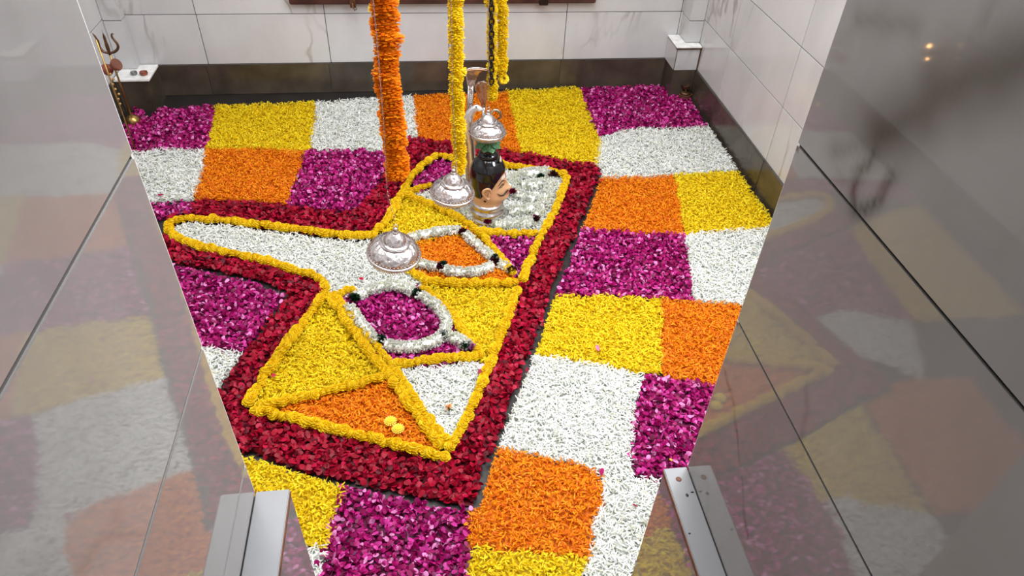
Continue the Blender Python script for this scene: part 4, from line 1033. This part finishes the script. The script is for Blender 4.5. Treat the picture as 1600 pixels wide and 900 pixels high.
def pot(loc, s, mat, label, name='clay_lamp', lid=False, lidmat=None):
    t = empty(name, loc, label, 'pot')
    bm = bmesh.new(); add_lathe(bm, [(a * s, b * s) for a, b in ((.5, 0), (.85, .15), (1, .5), (.9, .8), (.95, .85), (.82, .86), (.7, .5), (.3, .3))], 28); from_bm('bowl', bm, mat, t, smooth=True)
    if lid:
        bm = bmesh.new(); add_lathe(bm, [(a * s, b * s) for a, b in ((.72, .8), (.74, .95), (.6, 1.1), (.28, 1.2), (.2, 1.3), (.26, 1.42), (.12, 1.5))], 24); from_bm('lid', bm, lidmat or mat, t, smooth=True)
    return t


pot((-1.318, 3.40, ZB + .006), .019, M_RUST, 'reddish brown cup on the white ledge of the left pillar', 'brown_cup')
pot((-1.365, 3.405, ZB + .006), .016, simple('grey_metal', (.2, .2, .21), .3, .7), 'small grey cup on the ledge beside the brown cup', 'grey_cup')
p0 = P(1078, 156, 0)
pot((p0[0] - .03, p0[1] + .01, 0), .040, M_CLAY, 'dark clay lamp with lid on the floor in the right corner', lid=True, lidmat=M_BRONZE)
pot((p0[0] - .035, p0[1] + .01, .060), .024, M_BRONZE, 'tiny bronze bowl stacked on the clay lamp in the right corner', 'bronze_bowl')

# oil lamp on the left wall, seen mirrored in the right jamb
xm = XL + .070; fl = [on_x(a, b, 2 * JR - xm) for a, b in ((1452, 72), (1449, 92))]
lp = empty('oil_lamp', (xm, fl[0][0], fl[0][1] - .035), 'two-flame brass oil lamp on a bracket on the left wall', 'lamp'); lo = lp.location.copy()
bm = bmesh.new(); add_lathe(bm, [(.008, 0), (.022, .008), (.026, .016), (.014, .016)], 20); add_tube(bm, [(0, 0, .01), (-.065, 0, .0)], .004, 6); from_bm('bowl', bm, M_BRASS, lp, smooth=True)
bm = bmesh.new(); add_lathe(bm, [(.006, 0), (.018, .006), (.021, .012), (.012, .012)], 20, 0, fl[1][0] - fl[0][0]); add_tube(bm, [(0, fl[1][0] - fl[0][0], .004), (-.065, 0, .0)], .004, 6)
bmesh.ops.translate(bm, verts=bm.verts, vec=(0, 0, -.05)); from_bm('lower_bowl', bm, M_BRASS, lp, smooth=True)
fm, t_, b_ = nt('flame'); b_.inputs['Emission Color'].default_value = (1, .5, .15, 1); b_.inputs['Emission Strength'].default_value = 30
for (y, z), rr0 in zip(fl, (.0055, .0038)):
    bm = bmesh.new(); add_ball(bm, Vector((xm, y, z)) - lo, rr0, 2, (1, 1, 1.6)); from_bm('flame', bm, fm, lp, smooth=True)

# ------------------------------------------------------------------ grey rails fixed to the jambs
rl = empty('sill_strip', (JL, JD, ZL_L), 'pale grey sill strip on the dado of the left door jamb', 'sill')
box('strip_body', 0.0006, LOW_L - JL, -1.7, 0, -.008, 0, M_RAIL, rl, .0012)
box('rusty_edge', LOW_L - JL, LOW_L - JL + .0014, -1.7, -.003, -.007, -.001, M_RAILRUST, rl)
rr_ = empty('sill_strip', (JR, JD, ZL_R), 'pale grey sill strip with a screw hole on the dado of the right door jamb', 'sill')
box('strip_body', LOW_R - JR, -.0006, -1.7, 0, -.008, 0, M_RAIL, rr_, .0012)
box('rusty_edge', LOW_R - JR - .0014, LOW_R - JR, -1.7, -.003, -.007, -.001, M_RAILRUST, rr_)
bm = bmesh.new(); add_lathe(bm, [(.0042, .0002), (.0035, .0009)], 16, -.019, -.020); from_bm('screw', bm, M_RAILRUST, rr_)
bm = bmesh.new(); add_ball(bm, (-.015, -.047, .0002), .0024, 1, (1, 1.4, .3)); add_ball(bm, (-.006, -.043, .0002), .0018, 1, (1.8, .8, .3)); add_ball(bm, (-.030, -.105, .0002), .0015, 1, (1.4, 1, .3)); from_bm('dirt_speck', bm, M_CHAIN, rr_)
